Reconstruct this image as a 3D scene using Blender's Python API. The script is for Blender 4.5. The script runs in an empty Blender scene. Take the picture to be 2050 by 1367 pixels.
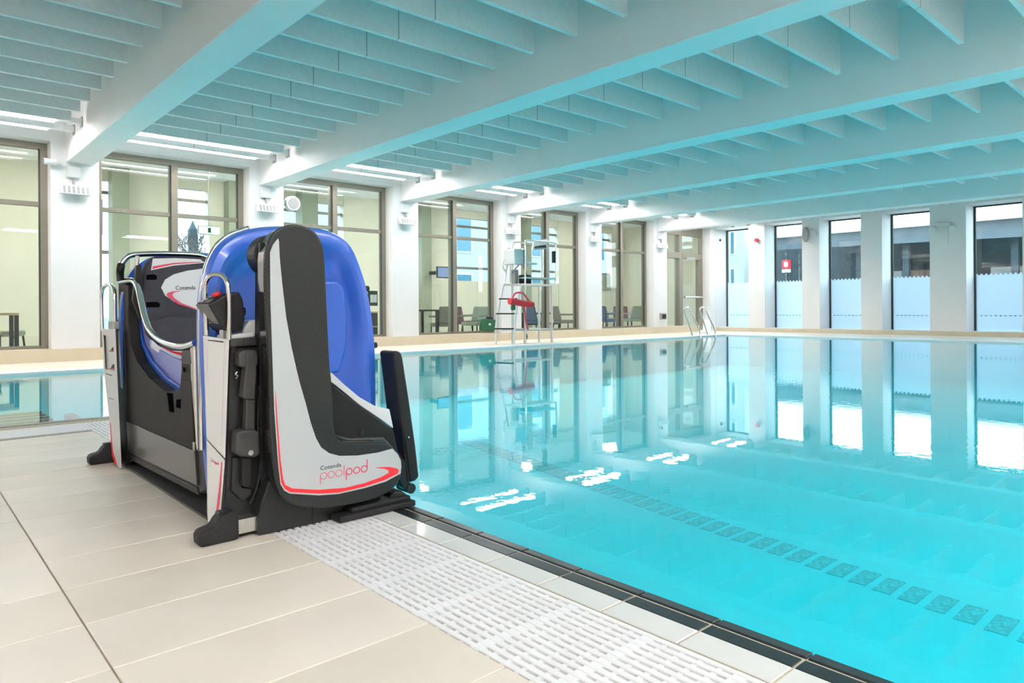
import bpy, bmesh, math, random
from mathutils import Vector, Matrix
random.seed(7)
S = bpy.context.scene
COL = S.collection

# ------------------------------------------------------------------ camera
F, YAW, V0, ROLL, CX, H = 1388.57, math.radians(42.076), 617.94, math.radians(-0.343), 1025.0, 0.81
sy, cy = math.sin(YAW), math.cos(YAW)
sr, cr = math.sin(ROLL), math.cos(ROLL)
cam_d = bpy.data.cameras.new('camera')
cam = bpy.data.objects.new('camera', cam_d); COL.objects.link(cam)
R_ = Vector((cy, -sy, 0)); U_ = Vector((0, 0, 1)); F_ = Vector((sy, cy, 0))
xc = R_ * cr + U_ * sr; yc = U_ * cr - R_ * sr; zc = -F_
cam.matrix_world = Matrix(((xc.x, yc.x, zc.x, 0), (xc.y, yc.y, zc.y, 0), (xc.z, yc.z, zc.z, H), (0, 0, 0, 1)))
cam_d.sensor_width = 36; cam_d.lens = 36 * F / 2050
cam_d.shift_y = (V0 - 683.5) / 2050
cam_d.clip_start = .05; cam_d.clip_end = 400
S.camera = cam

# ------------------------------------------------------------------ sky, exposure
w = bpy.data.worlds.new('sky'); S.world = w; w.use_nodes = True
wn = w.node_tree.nodes; wl = w.node_tree.links
bg = wn['Background']
tc = wn.new('ShaderNodeTexCoord'); sp = wn.new('ShaderNodeSeparateXYZ'); rp = wn.new('ShaderNodeValToRGB')
rp.color_ramp.elements[0].position = 0.0; rp.color_ramp.elements[0].color = (.80, .91, 1, 1)
rp.color_ramp.elements[1].position = .7; rp.color_ramp.elements[1].color = (.50, .74, 1, 1)
wl.new(tc.outputs['Generated'], sp.inputs[0]); wl.new(sp.outputs['Z'], rp.inputs[0]); wl.new(rp.outputs[0], bg.inputs[0])
bg.inputs[1].default_value = 3.4
S.view_settings.view_transform = 'Standard'; S.view_settings.look = 'None'
S.view_settings.gamma = 1; S.view_settings.use_curve_mapping = False
S.view_settings.exposure = 1.12
LAMP = 22.0
S.cycles.max_bounces = 8; S.cycles.diffuse_bounces = 5; S.cycles.glossy_bounces = 4
S.cycles.transparent_max_bounces = 10; S.cycles.sample_clamp_indirect = 6
S.cycles.caustics_reflective = False; S.cycles.caustics_refractive = False
S.cycles.use_denoising = True; S.cycles.adaptive_threshold = .025

# ------------------------------------------------------------------ pixel -> place
def ray(u, v):
    a = u - CX; b = v - V0
    du = a * cr + b * sr; dv = -a * sr + b * cr
    k = du / F
    return Vector((sy + k * cy, cy - k * sy, -dv / F))
O_ = Vector((0, 0, H))
def G(u, v, z=0.0): d = ray(u, v); return O_ + d * ((z - H) / d.z)
def PY(u, v, Y): d = ray(u, v); return O_ + d * (Y / d.y)
def PX(u, v, X): d = ray(u, v); return O_ + d * (X / d.x)

# ------------------------------------------------------------------ materials
MATS = {}
def nodes_of(m): return m.node_tree.nodes, m.node_tree.links
def mat(name, col, rough=.5, metal=0., var=.05, scale=8., bump=0., bscale=60., spec=.5, coat=0.):
    if name in MATS: return MATS[name]
    m = bpy.data.materials.new(name); m.use_nodes = True
    n, l = nodes_of(m); b = n['Principled BSDF']
    b.inputs['Roughness'].default_value = rough; b.inputs['Metallic'].default_value = metal
    b.inputs['Specular IOR Level'].default_value = spec; b.inputs['Coat Weight'].default_value = coat
    t = n.new('ShaderNodeTexCoord')
    nz = n.new('ShaderNodeTexNoise'); nz.inputs['Scale'].default_value = scale; nz.inputs['Detail'].default_value = 4
    l.new(t.outputs['Object'], nz.inputs['Vector'])
    r = n.new('ShaderNodeValToRGB')
    r.color_ramp.elements[0].position = .3; r.color_ramp.elements[1].position = .7
    r.color_ramp.elements[0].color = tuple(c * (1 - var) for c in col) + (1,)
    r.color_ramp.elements[1].color = tuple(min(1, c * (1 + var)) for c in col) + (1,)
    l.new(nz.outputs['Fac'], r.inputs[0]); l.new(r.outputs[0], b.inputs['Base Color'])
    if bump:
        n2 = n.new('ShaderNodeTexNoise'); n2.inputs['Scale'].default_value = bscale; n2.inputs['Detail'].default_value = 3
        l.new(t.outputs['Object'], n2.inputs['Vector'])
        bp = n.new('ShaderNodeBump'); bp.inputs['Strength'].default_value = bump; bp.inputs['Distance'].default_value = .01
        l.new(n2.outputs['Fac'], bp.inputs['Height']); l.new(bp.outputs[0], b.inputs['Normal'])
    MATS[name] = m
    return m
def emit(name, col, strength):
    if name in MATS: return MATS[name]
    m = bpy.data.materials.new(name); m.use_nodes = True
    n, l = nodes_of(m); n.remove(n['Principled BSDF'])
    e = n.new('ShaderNodeEmission'); e.inputs[0].default_value = col + (1,); e.inputs[1].default_value = strength
    l.new(e.outputs[0], n['Material Output'].inputs[0]); MATS[name] = m
    return m
def glass(name, tint, ior=1.5, rough=0.0, refl=(1, 1, 1)):
    m = bpy.data.materials.new(name); m.use_nodes = True
    n, l = nodes_of(m); n.remove(n['Principled BSDF'])
    r0 = ((ior - 1) / (ior + 1)) ** 2
    ge = n.new('ShaderNodeNewGeometry'); dt = n.new('ShaderNodeVectorMath'); dt.operation = 'DOT_PRODUCT'
    l.new(ge.outputs['Incoming'], dt.inputs[0]); l.new(ge.outputs['Normal'], dt.inputs[1])
    def mth(op, a, b2=None):
        q = n.new('ShaderNodeMath'); q.operation = op
        for i, x in enumerate((a, b2)):
            if x is None: continue
            if isinstance(x, (int, float)): q.inputs[i].default_value = x
            else: l.new(x, q.inputs[i])
        return q.outputs[0]
    fr = mth('MULTIPLY_ADD', mth('POWER', mth('SUBTRACT', 1.0, mth('ABSOLUTE', dt.outputs['Value'])), 5.0), 1 - r0)
    fr.node.inputs[2].default_value = r0
    tr = n.new('ShaderNodeBsdfTransparent'); tr.inputs[0].default_value = tint + (1,)
    gl = n.new('ShaderNodeBsdfGlossy'); gl.inputs['Roughness'].default_value = rough; gl.inputs[0].default_value = refl + (1,)
    mx = n.new('ShaderNodeMixShader')
    l.new(fr, mx.inputs[0]); l.new(tr.outputs[0], mx.inputs[1]); l.new(gl.outputs[0], mx.inputs[2])
    l.new(mx.outputs[0], n['Material Output'].inputs[0]); MATS[name] = m
    return m
def water_mat():
    m = glass('pool_water', (.63, .94, .975), 1.33, 0.0)
    n, l = nodes_of(m)
    gl = [x for x in n if x.type == 'BSDF_GLOSSY'][0]
    t = n.new('ShaderNodeTexCoord'); mp = n.new('ShaderNodeMapping'); mp.inputs['Scale'].default_value = (1.0, 1.0, 1)
    a = n.new('ShaderNodeTexNoise'); a.inputs['Scale'].default_value = 11.0; a.inputs['Detail'].default_value = 3
    c = n.new('ShaderNodeTexNoise'); c.inputs['Scale'].default_value = .35; c.inputs['Detail'].default_value = 1
    r = n.new('ShaderNodeValToRGB'); r.color_ramp.elements[0].position = .45; r.color_ramp.elements[1].position = .65
    r.color_ramp.elements[0].color = (.12, .12, .12, 1)
    mu = n.new('ShaderNodeMath'); mu.operation = 'MULTIPLY'
    bp = n.new('ShaderNodeBump'); bp.inputs['Strength'].default_value = .10; bp.inputs['Distance'].default_value = .009
    l.new(t.outputs['Object'], mp.inputs[0]); l.new(mp.outputs[0], a.inputs['Vector']); l.new(t.outputs['Object'], c.inputs['Vector'])
    l.new(c.outputs['Fac'], r.inputs[0]); l.new(a.outputs['Fac'], mu.inputs[0]); l.new(r.outputs[0], mu.inputs[1])
    l.new(mu.outputs[0], bp.inputs['Height']); l.new(bp.outputs[0], gl.inputs['Normal'])
    return m
def carbon_mat(name, dirv, base=(.008, .009, .009), line=(.055, .058, .055), period=.0055, rough=.32):
    m = bpy.data.materials.new(name); m.use_nodes = True
    n, l = nodes_of(m); b = n['Principled BSDF']; b.inputs['Roughness'].default_value = rough
    b.inputs['Coat Weight'].default_value = .15; b.inputs['Specular IOR Level'].default_value = .3; b.inputs['Coat Roughness'].default_value = .15
    t = n.new('ShaderNodeTexCoord'); d = n.new('ShaderNodeVectorMath'); d.operation = 'DOT_PRODUCT'
    d.inputs[1].default_value = Vector(dirv) * (2 * math.pi / period)
    s = n.new('ShaderNodeMath'); s.operation = 'SINE'
    r = n.new('ShaderNodeValToRGB'); r.color_ramp.elements[0].position = .3; r.color_ramp.elements[1].position = .95
    r.color_ramp.elements[0].color = base + (1,); r.color_ramp.elements[1].color = line + (1,)
    l.new(t.outputs['Object'], d.inputs[0]); l.new(d.outputs['Value'], s.inputs[0]); l.new(s.outputs[0], r.inputs[0])
    l.new(r.outputs[0], b.inputs['Base Color']); MATS[name] = m
    return m

M = dict(
    wall=mat('white_wall_paint', (.80, .80, .79), .6, var=.015, scale=3, bump=.02),
    ceil=mat('white_ceiling_paint', (.88, .88, .875), .65, var=.015, scale=3),
    baffle=mat('white_acoustic_panel', (.82, .825, .815), .8, var=.03, scale=25, bump=.05, bscale=200),
    joint=mat('grey_joint', (.30, .34, .34), .8),
    tile=mat('beige_stone_tile', (.78, .71, .595), .38, var=.05, scale=2.5, bump=.03, bscale=90),
    tile2=mat('beige_stone_tile_pale', (.81, .745, .64), .38, var=.06, scale=2.2, bump=.03, bscale=90),
    tile3=mat('beige_stone_tile_grey', (.75, .69, .58), .40, var=.05, scale=3, bump=.03, bscale=90),
    grout=mat('grout', (.40, .36, .28), .85, var=.2, scale=40),
    upstand=mat('buff_upstand_tile', (.62, .545, .40), .45, var=.04, scale=3),
    egrout=mat('tan_edge_grout', (.50, .45, .33), .8, var=.15, scale=60),
    grate=mat('white_plastic_grating', (.86, .87, .86), .45, var=.02),
    drain=mat('drain_channel', (.78, .80, .80), .7, var=.1),
    wtile=mat('white_glazed_tile', (.76, .77, .73), .12, var=.02, scale=5),
    btile=mat('black_glazed_tile', (.022, .026, .028), .28, var=.3, scale=60, bump=.06, bscale=250),
    frame=mat('taupe_aluminium', (.235, .215, .17), .42, .35, var=.03),
    gasket=mat('dark_gasket', (.045, .048, .038), .6),
    pool=mat('turquoise_pool_tile', (.040, .80, .89), .5, var=.03, scale=.8),
    lane=mat('teal_lane_tile', (.036, .56, .63), .5, var=.35, scale=40),
    cream=mat('cream_plaster', (.74, .695, .575), .7, var=.015, scale=2),
    sage=mat('sage_plaster', (.34, .36, .27), .7, var=.03),
    ffloor=mat('pale_foyer_floor', (.70, .74, .72), .25, var=.03),
    blue=mat('blue_moulded_plastic', (.030, .125, .56), .28, var=.04, scale=3, coat=.3),
    lilac=mat('lilac_blue_plastic', (.26, .30, .66), .35, var=.03, scale=3),
    chrome=mat('polished_steel', (.78, .77, .73), .10, 1., var=.02),
    steel=mat('brushed_steel', (.62, .61, .57), .30, 1., var=.05, scale=30),
    black=mat('black_plastic', (.018, .018, .019), .42, spec=.25, var=.15, bump=.05, bscale=300),
    gloss=mat('gloss_black_panel', (.02, .02, .02), .06, var=.1, coat=1.),
    dgrey=mat('dark_grey_plastic', (.013, .013, .012), .45, spec=.25, var=.12, bump=.06, bscale=260),
    armgrey=mat('charcoal_arm_plastic', (.042, .042, .040), .5, var=.1, bump=.06, bscale=260),
    gate=mat('satin_black_gate', (.024, .023, .021), .6, var=.12, bump=.06, bscale=260, spec=.15),
    rubber=mat('black_rubber', (.020, .020, .021), .62, spec=.25, var=.2, bump=.15, bscale=180),
    mgrey=mat('grey_rubber_mat', (.055, .056, .054), .55, var=.12, scale=15, bump=.1, bscale=60),
    panelgrey=mat('grey_gloss_panel', (.050, .047, .042), .25, var=.04, coat=.15),
    uphol=mat('charcoal_upholstery', (.034, .034, .043), .75, var=.12, scale=30, bump=.1, bscale=300),
    white=mat('white_plastic', (.70, .71, .70), .30, var=.015),
    print_white=mat('white_vinyl', (.45, .48, .48), .28, var=.01),
    red=mat('red_vinyl', (.80, .025, .035), .35, var=.02),
    redp=mat('red_plastic', (.62, .012, .025), .4, var=.05),
    ink_and_shade=mat('print_and_slot_shade', (.004, .004, .005), .9, spec=0.),  # near-black for print, and for shade painted into slots and pockets
    softred=mat('muted_red_print', (.66, .07, .12), .5),
    cyan=mat('cyan_cable', (.02, .45, .70), .4),
    green=mat('green_case', (.01, .11, .04), .4, var=.1),
    greyp=mat('grey_plastic', (.30, .32, .31), .5),
    wood=mat('light_wood', (.42, .30, .19), .5, var=.15, scale=12),
    sky_blue=mat('pale_facade', (.34, .44, .50), .7, var=.05),
    facade=mat('cream_facade', (.46, .47, .46), .7, var=.04, scale=1),
    roof=mat('slate_canopy', (.10, .12, .135), .6, var=.2, scale=1),
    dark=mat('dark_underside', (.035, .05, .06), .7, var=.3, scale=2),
    brick=mat('brown_brick', (.16, .10, .08), .8, var=.3, scale=3),
    ground=mat('asphalt', (.12, .12, .12), .8, var=.2),
    bark=mat('dark_bark', (.06, .055, .05), .9, var=.2),
    slat=mat('dark_teal_slat', (.03, .10, .12), .5),
    film=None, pane=None, water=None,
)
M['pane'] = glass('window_glass', (.90, .95, .92), 1.5)
M['extglass'] = mat('blue_window_glass', (.05, .16, .22), .08, var=.2)
M['water'] = water_mat()
M['carbon'] = carbon_mat('carbon_fibre', (.93, .0, .36))
M['carbon2'] = carbon_mat('carbon_fibre_side', (.45, .35, .82), period=.0055)
M['ribbed'] = carbon_mat('carbon_fibre_strap', (1, .3, 0), period=.006, line=(.16,.16,.15))
fm = bpy.data.materials.new('frosted_film'); fm.use_nodes = True
n, l = nodes_of(fm); b = n['Principled BSDF']
b.inputs['Base Color'].default_value = (.85, .92, .95, 1); b.inputs['Roughness'].default_value = .6
tl = n.new('ShaderNodeBsdfTranslucent'); tl.inputs[0].default_value = (.74, .80, .86, 1)
mx = n.new('ShaderNodeMixShader'); mx.inputs[0].default_value = .6
l.new(b.outputs[0], mx.inputs[1]); l.new(tl.outputs[0], mx.inputs[2]); l.new(mx.outputs[0], n['Material Output'].inputs[0])
M['film'] = fm
M['lamp'] = emit('lamp_diffuser', (1, .935, .945), LAMP)
M['foyerfill'] = emit('foyer_fill_diffuser', (1, .94, .88), 19.0)
M['exitsign'] = emit('exit_sign_face', (.55, 1, .75), 1.4)
M['screen'] = emit('tv_picture', (.16, .24, .42), .8)

# ------------------------------------------------------------------ shape helpers
def box(bm, x0, x1, y0, y1, z0, z1):
    v = [bm.verts.new((x, y, z)) for z in (z0, z1) for y in (y0, y1) for x in (x0, x1)]
    for f in ((0, 2, 3, 1), (4, 5, 7, 6), (0, 1, 5, 4), (2, 6, 7, 3), (0, 4, 6, 2), (1, 3, 7, 5)):
        bm.faces.new([v[i] for i in f])
def prism(bm, poly, d):
    d = Vector(d); a = [bm.verts.new(p) for p in poly]; b2 = [bm.verts.new(Vector(p) + d) for p in poly]
    bm.faces.new(a); bm.faces.new(b2[::-1]); k = len(a)
    for i in range(k): bm.faces.new((a[i], b2[i], b2[(i + 1) % k], a[(i + 1) % k]))
def tube(bm, pts, r, n=10, cap=True):
    pts = [Vector(p) for p in pts]; rings = []; up = None
    for i, p in enumerate(pts):
        t = (pts[min(i + 1, len(pts) - 1)] - pts[max(i - 1, 0)]).normalized()
        if up is None:
            up = t.orthogonal().normalized()
        else:
            up = (up - t * up.dot(t)).normalized()
        s2 = t.cross(up); rr = r[i] if isinstance(r, (list, tuple)) else r
        rings.append([bm.verts.new(p + (up * math.cos(6.28318 * k / n) + s2 * math.sin(6.28318 * k / n)) * rr) for k in range(n)])
    for a, b2 in zip(rings, rings[1:]):
        for k in range(n): bm.faces.new((a[k], a[(k + 1) % n], b2[(k + 1) % n], b2[k]))
    if cap: bm.faces.new(rings[0][::-1]); bm.faces.new(rings[-1])
def curve(pts, k=6):
    pts = [Vector(p) for p in pts]; out = []
    for i in range(len(pts) - 1):
        p0, p1, p2, p3 = pts[max(i - 1, 0)], pts[i], pts[i + 1], pts[min(i + 2, len(pts) - 1)]
        for j in range(k):
            t = j / k
            out.append(.5 * ((2 * p1) + (p2 - p0) * t + (2 * p0 - 5 * p1 + 4 * p2 - p3) * t * t + (3 * p1 - p0 - 3 * p2 + p3) * t ** 3))
    return out + [pts[-1]]
def loopcurve(pts, k=4):
    n2 = len(pts); P = [Vector(p) for p in pts]; out = []
    for i in range(n2):
        p0, p1, p2, p3 = P[i - 1], P[i], P[(i + 1) % n2], P[(i + 2) % n2]
        for j in range(k):
            t = j / k
            out.append(.5 * ((2 * p1) + (p2 - p0) * t + (2 * p0 - 5 * p1 + 4 * p2 - p3) * t * t + (3 * p1 - p0 - 3 * p2 + p3) * t ** 3))
    return out
def cyl(bm, p0, p1, r, n=16): tube(bm, [p0, p1], r, n)

def obj(name, bm, m, parent=None, bevel=0., smooth=False, seg=2, local=False):
    bmesh.ops.recalc_face_normals(bm, faces=bm.faces)
    me = bpy.data.meshes.new(name); 
    vs = [v.co for v in bm.verts]
    c = Vector((0, 0, 0))
    if not local:
        lo = Vector([min(v[i] for v in vs) for i in range(3)]); hi = Vector([max(v[i] for v in vs) for i in range(3)])
        c = (lo + hi) / 2
        if parent is None: c.z = lo.z
        bmesh.ops.translate(bm, verts=bm.verts, vec=-c)
    bm.to_mesh(me); bm.free(); me.materials.append(m)
    if smooth:
        me.polygons.foreach_set('use_smooth', [True] * len(me.polygons))
    o = bpy.data.objects.new(name, me); COL.objects.link(o); o.location = c
    if smooth:
        md = o.modifiers.new('wn', 'EDGE_SPLIT'); md.split_angle = math.radians(40)
    if bevel:
        md = o.modifiers.new('bev', 'BEVEL'); md.width = bevel; md.segments = seg; md.limit_method = 'ANGLE'; md.angle_limit = math.radians(35)
    if parent is not None:
        o.parent = parent
        if not local: o.matrix_parent_inverse = Matrix.Translation(-parent.location)
    return o
def NB(): return bmesh.new()
def B(name, m, parent, *a, **k):
    bm = NB(); box(bm, *a); return obj(name, bm, m, parent, **k)
def T(name, m, parent, pts, r, n2=10, **k):
    bm = NB(); tube(bm, pts, r, n2); return obj(name, bm, m, parent, smooth=True, **k)
def P(name, m, parent, poly, d, **k):
    poly = [Vector((p[0], p[1], max(p[2], .001))) for p in poly] if parent is not None and parent.get('category') == 'pool lift' else poly
    bm = NB(); prism(bm, poly, d); return obj(name, bm, m, parent, **k)
def tag(o, label, cat, group=None):
    o['label'] = label; o['category'] = cat
    if group: o['group'] = group
    return o
def thing(name, label, cat, loc, group=None):
    o = bpy.data.objects.new(name, None); COL.objects.link(o); o.location = Vector(loc); o.empty_display_size = .1
    return tag(o, label, cat, group)
def struct(o, label=None):
    o['kind'] = 'structure'
    if label: o['label'] = label
    return o
def part(o, **k):
    for a, b2 in k.items(): o[a] = b2
    return o
def share(o, loc, parent):
    c = o.copy(); COL.objects.link(c); c.location = Vector(loc); c.parent = parent
    c.matrix_parent_inverse = Matrix.Translation(-parent.location)
    return c

# ================================================================== SETTING
W, XF, XB, YR, ZC = 13.19, 21.47, -14.0, -2.6, 4.2
BP = 3.194                                   # bay pitch
XE, YE, XPF, YPF, ZW = 1.635, 6.07, 18.6, 11.12, -.03
# ---- deck floor: base slab, tiles as its pieces
bm = NB()
box(bm, XB, 1.04, YR, 5.48, -1.2, -.006)
floor = struct(obj('floor', bm, M['grout']), 'pool deck of long beige stone tiles with thin joints')
bm = NB(); box(bm, XB, XPF + .3, YPF + .42, W, -1.2, 0); box(bm, XPF + .36, XF, YR, W, -1.2, 0)
struct(obj('floor_far_deck', bm, M['tile']), 'beige deck running along the window walls')
bm = NB(); box(bm, XB, XF, YR, -.5, -1.2, 0); struct(obj('floor_near_deck', bm, M['tile']), 'beige deck beyond the near end of the pool')
bm = NB(); box(bm, XB, -2.0, 5.4, YPF + .5, -1.2, 0); struct(obj('floor_end_deck', bm, M['tile']), 'beige deck at the short end of the pool')
TX, TY = .378, 3.577
protos = []
for mm in (M['tile'], M['tile2'], M['tile3']):
    bm = NB(); box(bm, -.3287, .3287, -.1482, .1482, -.012, 0)
    protos.append((bm, mm))
tile_meshes = []
for bm, mm in protos:
    o = obj('tile', bm, mm, floor, bevel=.0015, seg=1, local=True); tile_meshes.append(o)
first = [True] * 3
for i in range(-16, 13):
    yc_ = TY - .3 * i - .15 - 3.3 + 3.3
    if yc_ > 5.4 or yc_ < .2: continue
    for j in range(-3, 2):
        xc_ = TX + .331 + .662 * (j - 1) + .0
        k = random.choice((0, 0, 1, 1, 2))
        if first[k]:
            o = tile_meshes[k]; first[k] = False
        else:
            o = tile_meshes[k].copy(); COL.objects.link(o)
        o.parent = floor; o.matrix_parent_inverse = Matrix.Translation(-floor.location); o.location = (xc_, yc_, 0)
# ---- pool basin and water
bm = NB()
poly = [(1.60, -.5), (XPF, -.5), (XPF, YPF), (-2, YPF), (-2, YE - .03), (1.60, YE - .03)]
bm.faces.new([bm.verts.new((x, y, -.9)) for x, y in poly])
struct(obj('floor_pool', bm, M['pool']), 'turquoise floor of the swimming pool under the water')
bm = NB()
pin = [(1.61, -.49), (XPF - .01, -.49), (XPF - .01, YPF - .01), (-1.99, YPF - .01), (-1.99, YE - .02), (1.61, YE - .02)]
for i in range(len(poly)):
    a, b2 = pin[i], pin[(i + 1) % len(pin)]
    bm.faces.new([bm.verts.new(p) for p in ((*a, -.9), (*b2, -.9), (*b2, ZW - .002), (*a, ZW - .002))])
struct(obj('wall_pool', bm, M['pool']), 'turquoise tiled sides of the swimming pool')
bm = NB(); bm.faces.new([bm.verts.new((x, y, ZW)) for x, y in pin])
wat = tag(obj('pool_water', bm, M['water']), 'still turquoise water filling the swimming pool', 'water'); wat['kind'] = 'stuff'
bm = NB()
ang = math.atan(.19)
box(bm, -.13, .13, -.0525, .0525, 0, .004)
lane = thing('lane_marking', 'row of dark teal tiles marking a lane on the pool floor', 'lane marking', (4.5, 2.0, -.899))
lt = obj('lane_tile', bm, M['lane'], lane, local=True)
for k in range(46):
    o = lt if k == 0 else lt.copy()
    if k: COL.objects.link(o)
    y = .25 + .151 * k
    o.parent = lane; o.location = (4.237 + .19 * y - 4.5, y - 2.0, 0); o.rotation_euler = (0, 0, 0)
# ---- near pool edge: drain, grating, white tiles, black lip tiles
bm = NB(); box(bm, 1.04, 1.415, -.5, 5.85, -1.2, -.03); box(bm, -2.0, 1.04, 5.48, 5.85, -1.2, -.03)
struct(obj('floor_drain', bm, M['drain']), 'shallow overflow channel under the white grating')
gr = thing('drain_grating', 'white slatted overflow grating along the near pool edge', 'grating', (1.225, 2.9, 0))
bm = NB(); box(bm, -.0085, .0085, -3.4, 2.95, -.022, 0); s0 = obj('slat', bm, M['grate'], gr, local=True, bevel=.002, seg=1)
for k in range(14):
    o = s0 if k == 0 else s0.copy()
    if k: COL.objects.link(o)
    o.parent = gr; o.location = (1.052 + k * .0268 - 1.225, 0, 0)
bm = NB(); box(bm, -.185, .185, -.007, .007, -.024, -.0035); c0 = obj('cross_bar', bm, M['grate'], gr, local=True)
bm = NB(); box(bm, -.185, .185, -.016, .016, -.024, -.0015); c1 = obj('cross_bar', bm, M['grate'], gr, local=True)
k0 = k1 = 0
for k in range(-14, 112):
    y = .3 + k * .0498
    pr_ = c1 if k % 5 == 0 else c0
    if pr_ is c1: o = pr_ if k0 == 0 else pr_.copy(); k0 += 1; isnew = k0 > 1
    else: o = pr_ if k1 == 0 else pr_.copy(); k1 += 1; isnew = k1 > 1
    if isnew: COL.objects.link(o)
    o.parent = gr; o.location = (0, y - 2.9, 0)
g2 = thing('drain_grating', 'white overflow grating crossing the end of the deck behind the pool lift', 'grating', (-1, 5.66, 0))
bm = NB(); box(bm, -1, 2.04, -.012, .012, -.022, 0); s0 = obj('slat', bm, M['grate'], g2, local=True)
for k in range(10):
    o = s0 if k == 0 else s0.copy()
    if k: COL.objects.link(o)
    o.parent = g2; o.location = (0, -.165 + k * .0367, 0)
bm = NB(); box(bm, 1.415, 1.5705, -.5, 6.04, -1.2, -.0025); box(bm, -2.0, 1.415, 5.85, 6.04, -1.2, -.0025); box(bm, 1.5705, 1.60, -.5, 6.04, -1.2, -.009)
trim = struct(obj('trim_1', bm, M['egrout']), 'glazed tile edging between the grating and the pool water')
yj = 1.222
bm = NB(); box(bm, 1.4165, 1.510, .003, .2385, -.01, 0); wt = obj('white_tile', bm, M['wtile'], trim, bevel=.0015, seg=1)
bm = NB()
prof = [(1.5125, -.01), (1.5125, .0), (1.562, .0), (1.567, -.006), (1.573, -.006), (1.580, -.001), (1.616, -.003), (1.622, -.055), (1.6005, -.055), (1.6005, -.01)]
prism(bm, [(x, .003, z) for x, z in prof], (0, .2355, 0)); bt = obj('black_tile', bm, M['btile'], trim, bevel=.001, seg=1)
y0w, y0b = wt.location.y, bt.location.y
for k in range(-9, 18):
    y = yj + .2422 * k
    if k == -9: wt.location.y = y0w + y; bt.location.y = y0b + y; continue
    share(wt, (wt.location.x, y0w + y, wt.location.z), trim); share(bt, (bt.location.x, y0b + y, bt.location.z), trim)
t2 = struct(B('trim_2', M['btile'], None, -2, 1.6, 6.0, 6.08, -.05, 0))
bm = NB(); box(bm, XB, XPF + .36, YPF, YPF + .42, -1.2, .004); box(bm, XPF, XPF + .36, -.5, YPF, -1.2, .004)
struct(obj('trim_3', bm, M['grate']), 'white overflow edging along the far sides of the pool')
sub = thing('submerged_slats', 'dark slatted step lying under the water left of the pool lift', 'step', (-.4, 7.6, -.3))
bm = NB(); box(bm, -1.55, 1.6, -.045, .045, -.02, .02); s0 = obj('slat', bm, M['slat'], sub, local=True)
for k in range(12):
    o = s0 if k == 0 else s0.copy()
    if k: COL.objects.link(o)
    o.parent = sub; o.location = (0, -1.35 + .22 * k, .05)
for x in (-1.4, 1.45): B('bearer', M['slat'], sub, x - .04, x + .04, 6.2, 8.7, -.9, -.28)
# ---- ceiling with beams and baffles
bm = NB(); box(bm, XB, XF + .9, YR, W + .5, ZC, ZC + .25)
ceil = struct(obj('ceiling', bm, M['ceil']), 'white soffit above rows of hanging acoustic baffles')
for n_ in range(-5, 6):
    xb = 2.18 + BP * n_
    B('beam', M['ceil'], ceil, xb, xb + .39, YR, W + .02, 3.225, ZC, bevel=.012)
cand = []
for n_ in range(-5, 6):
    xa, xz = 2.18 + BP * n_ + .40, 2.18 + BP * (n_ + 1) - .18
    if n_ == 5: xz = XF - .15
    if xa < XB: continue
    xm = (xa + xz) / 2
    for q in range(-18, 14):
        y = 4.13 + .632 * q
        if y < YR + .1 or y > W - .1: continue
        for (u0, u1) in ((xa, xm - .004), (xm + .004, xz)):
            best = 0
            for xx in (u0, u1):
                t_ = xx * sy + y * cy
                if t_ < 1: continue
                u = CX + F * (xx * cy - y * sy) / t_; v = V0 - F * (3.6 - H) / t_
                if -250 < u < 2300 and -120 < v: best = max(best, 1 / t_)
            cand.append((best, u0, u1, y))
cand.sort(reverse=True)
cache = {}; rest = NB(); nvis = 0
for best, u0, u1, y in cand:
    if best > 0 and nvis < 290:
        nvis += 1
        L = round(u1 - u0, 3)
        if L not in cache:
            bm = NB(); box(bm, -L / 2, L / 2, -.026, .026, -.32, .32); cache[L] = obj('baffle_panel', bm, M['baffle'], ceil, local=True); o = cache[L]
        else:
            o = cache[L].copy(); COL.objects.link(o)
        o.parent = ceil; o.matrix_parent_inverse = Matrix.Translation(-ceil.location); o.location = ((u0 + u1) / 2, y, 3.88)
    else:
        box(rest, u0, u1, y - .02, y + .02, 3.56, 4.2)
jb = NB(); box(jb, -.005, .005, -.0268, .0268, -.318, .318); j0 = obj('joint_strip', jb, M['joint'], ceil, local=True); nj = 0
for best, u0, u1, y in cand[:290]:
    if best <= 0: continue
    n_ = round((u1 - 2.18) / BP * 2)
    xm = u1 + .004
    if abs(((xm - 2.18 - .40) % BP) - (BP - .58) / 2) > .05: continue
    o = j0 if nj == 0 else j0.copy()
    if nj: COL.objects.link(o)
    nj += 1; o.parent = ceil; o.matrix_parent_inverse = Matrix.Translation(-ceil.location); o.location = (xm, y, 3.88)
o = obj('baffle_field', rest, M['baffle'], ceil); o['kind'] = 'stuff'
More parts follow.
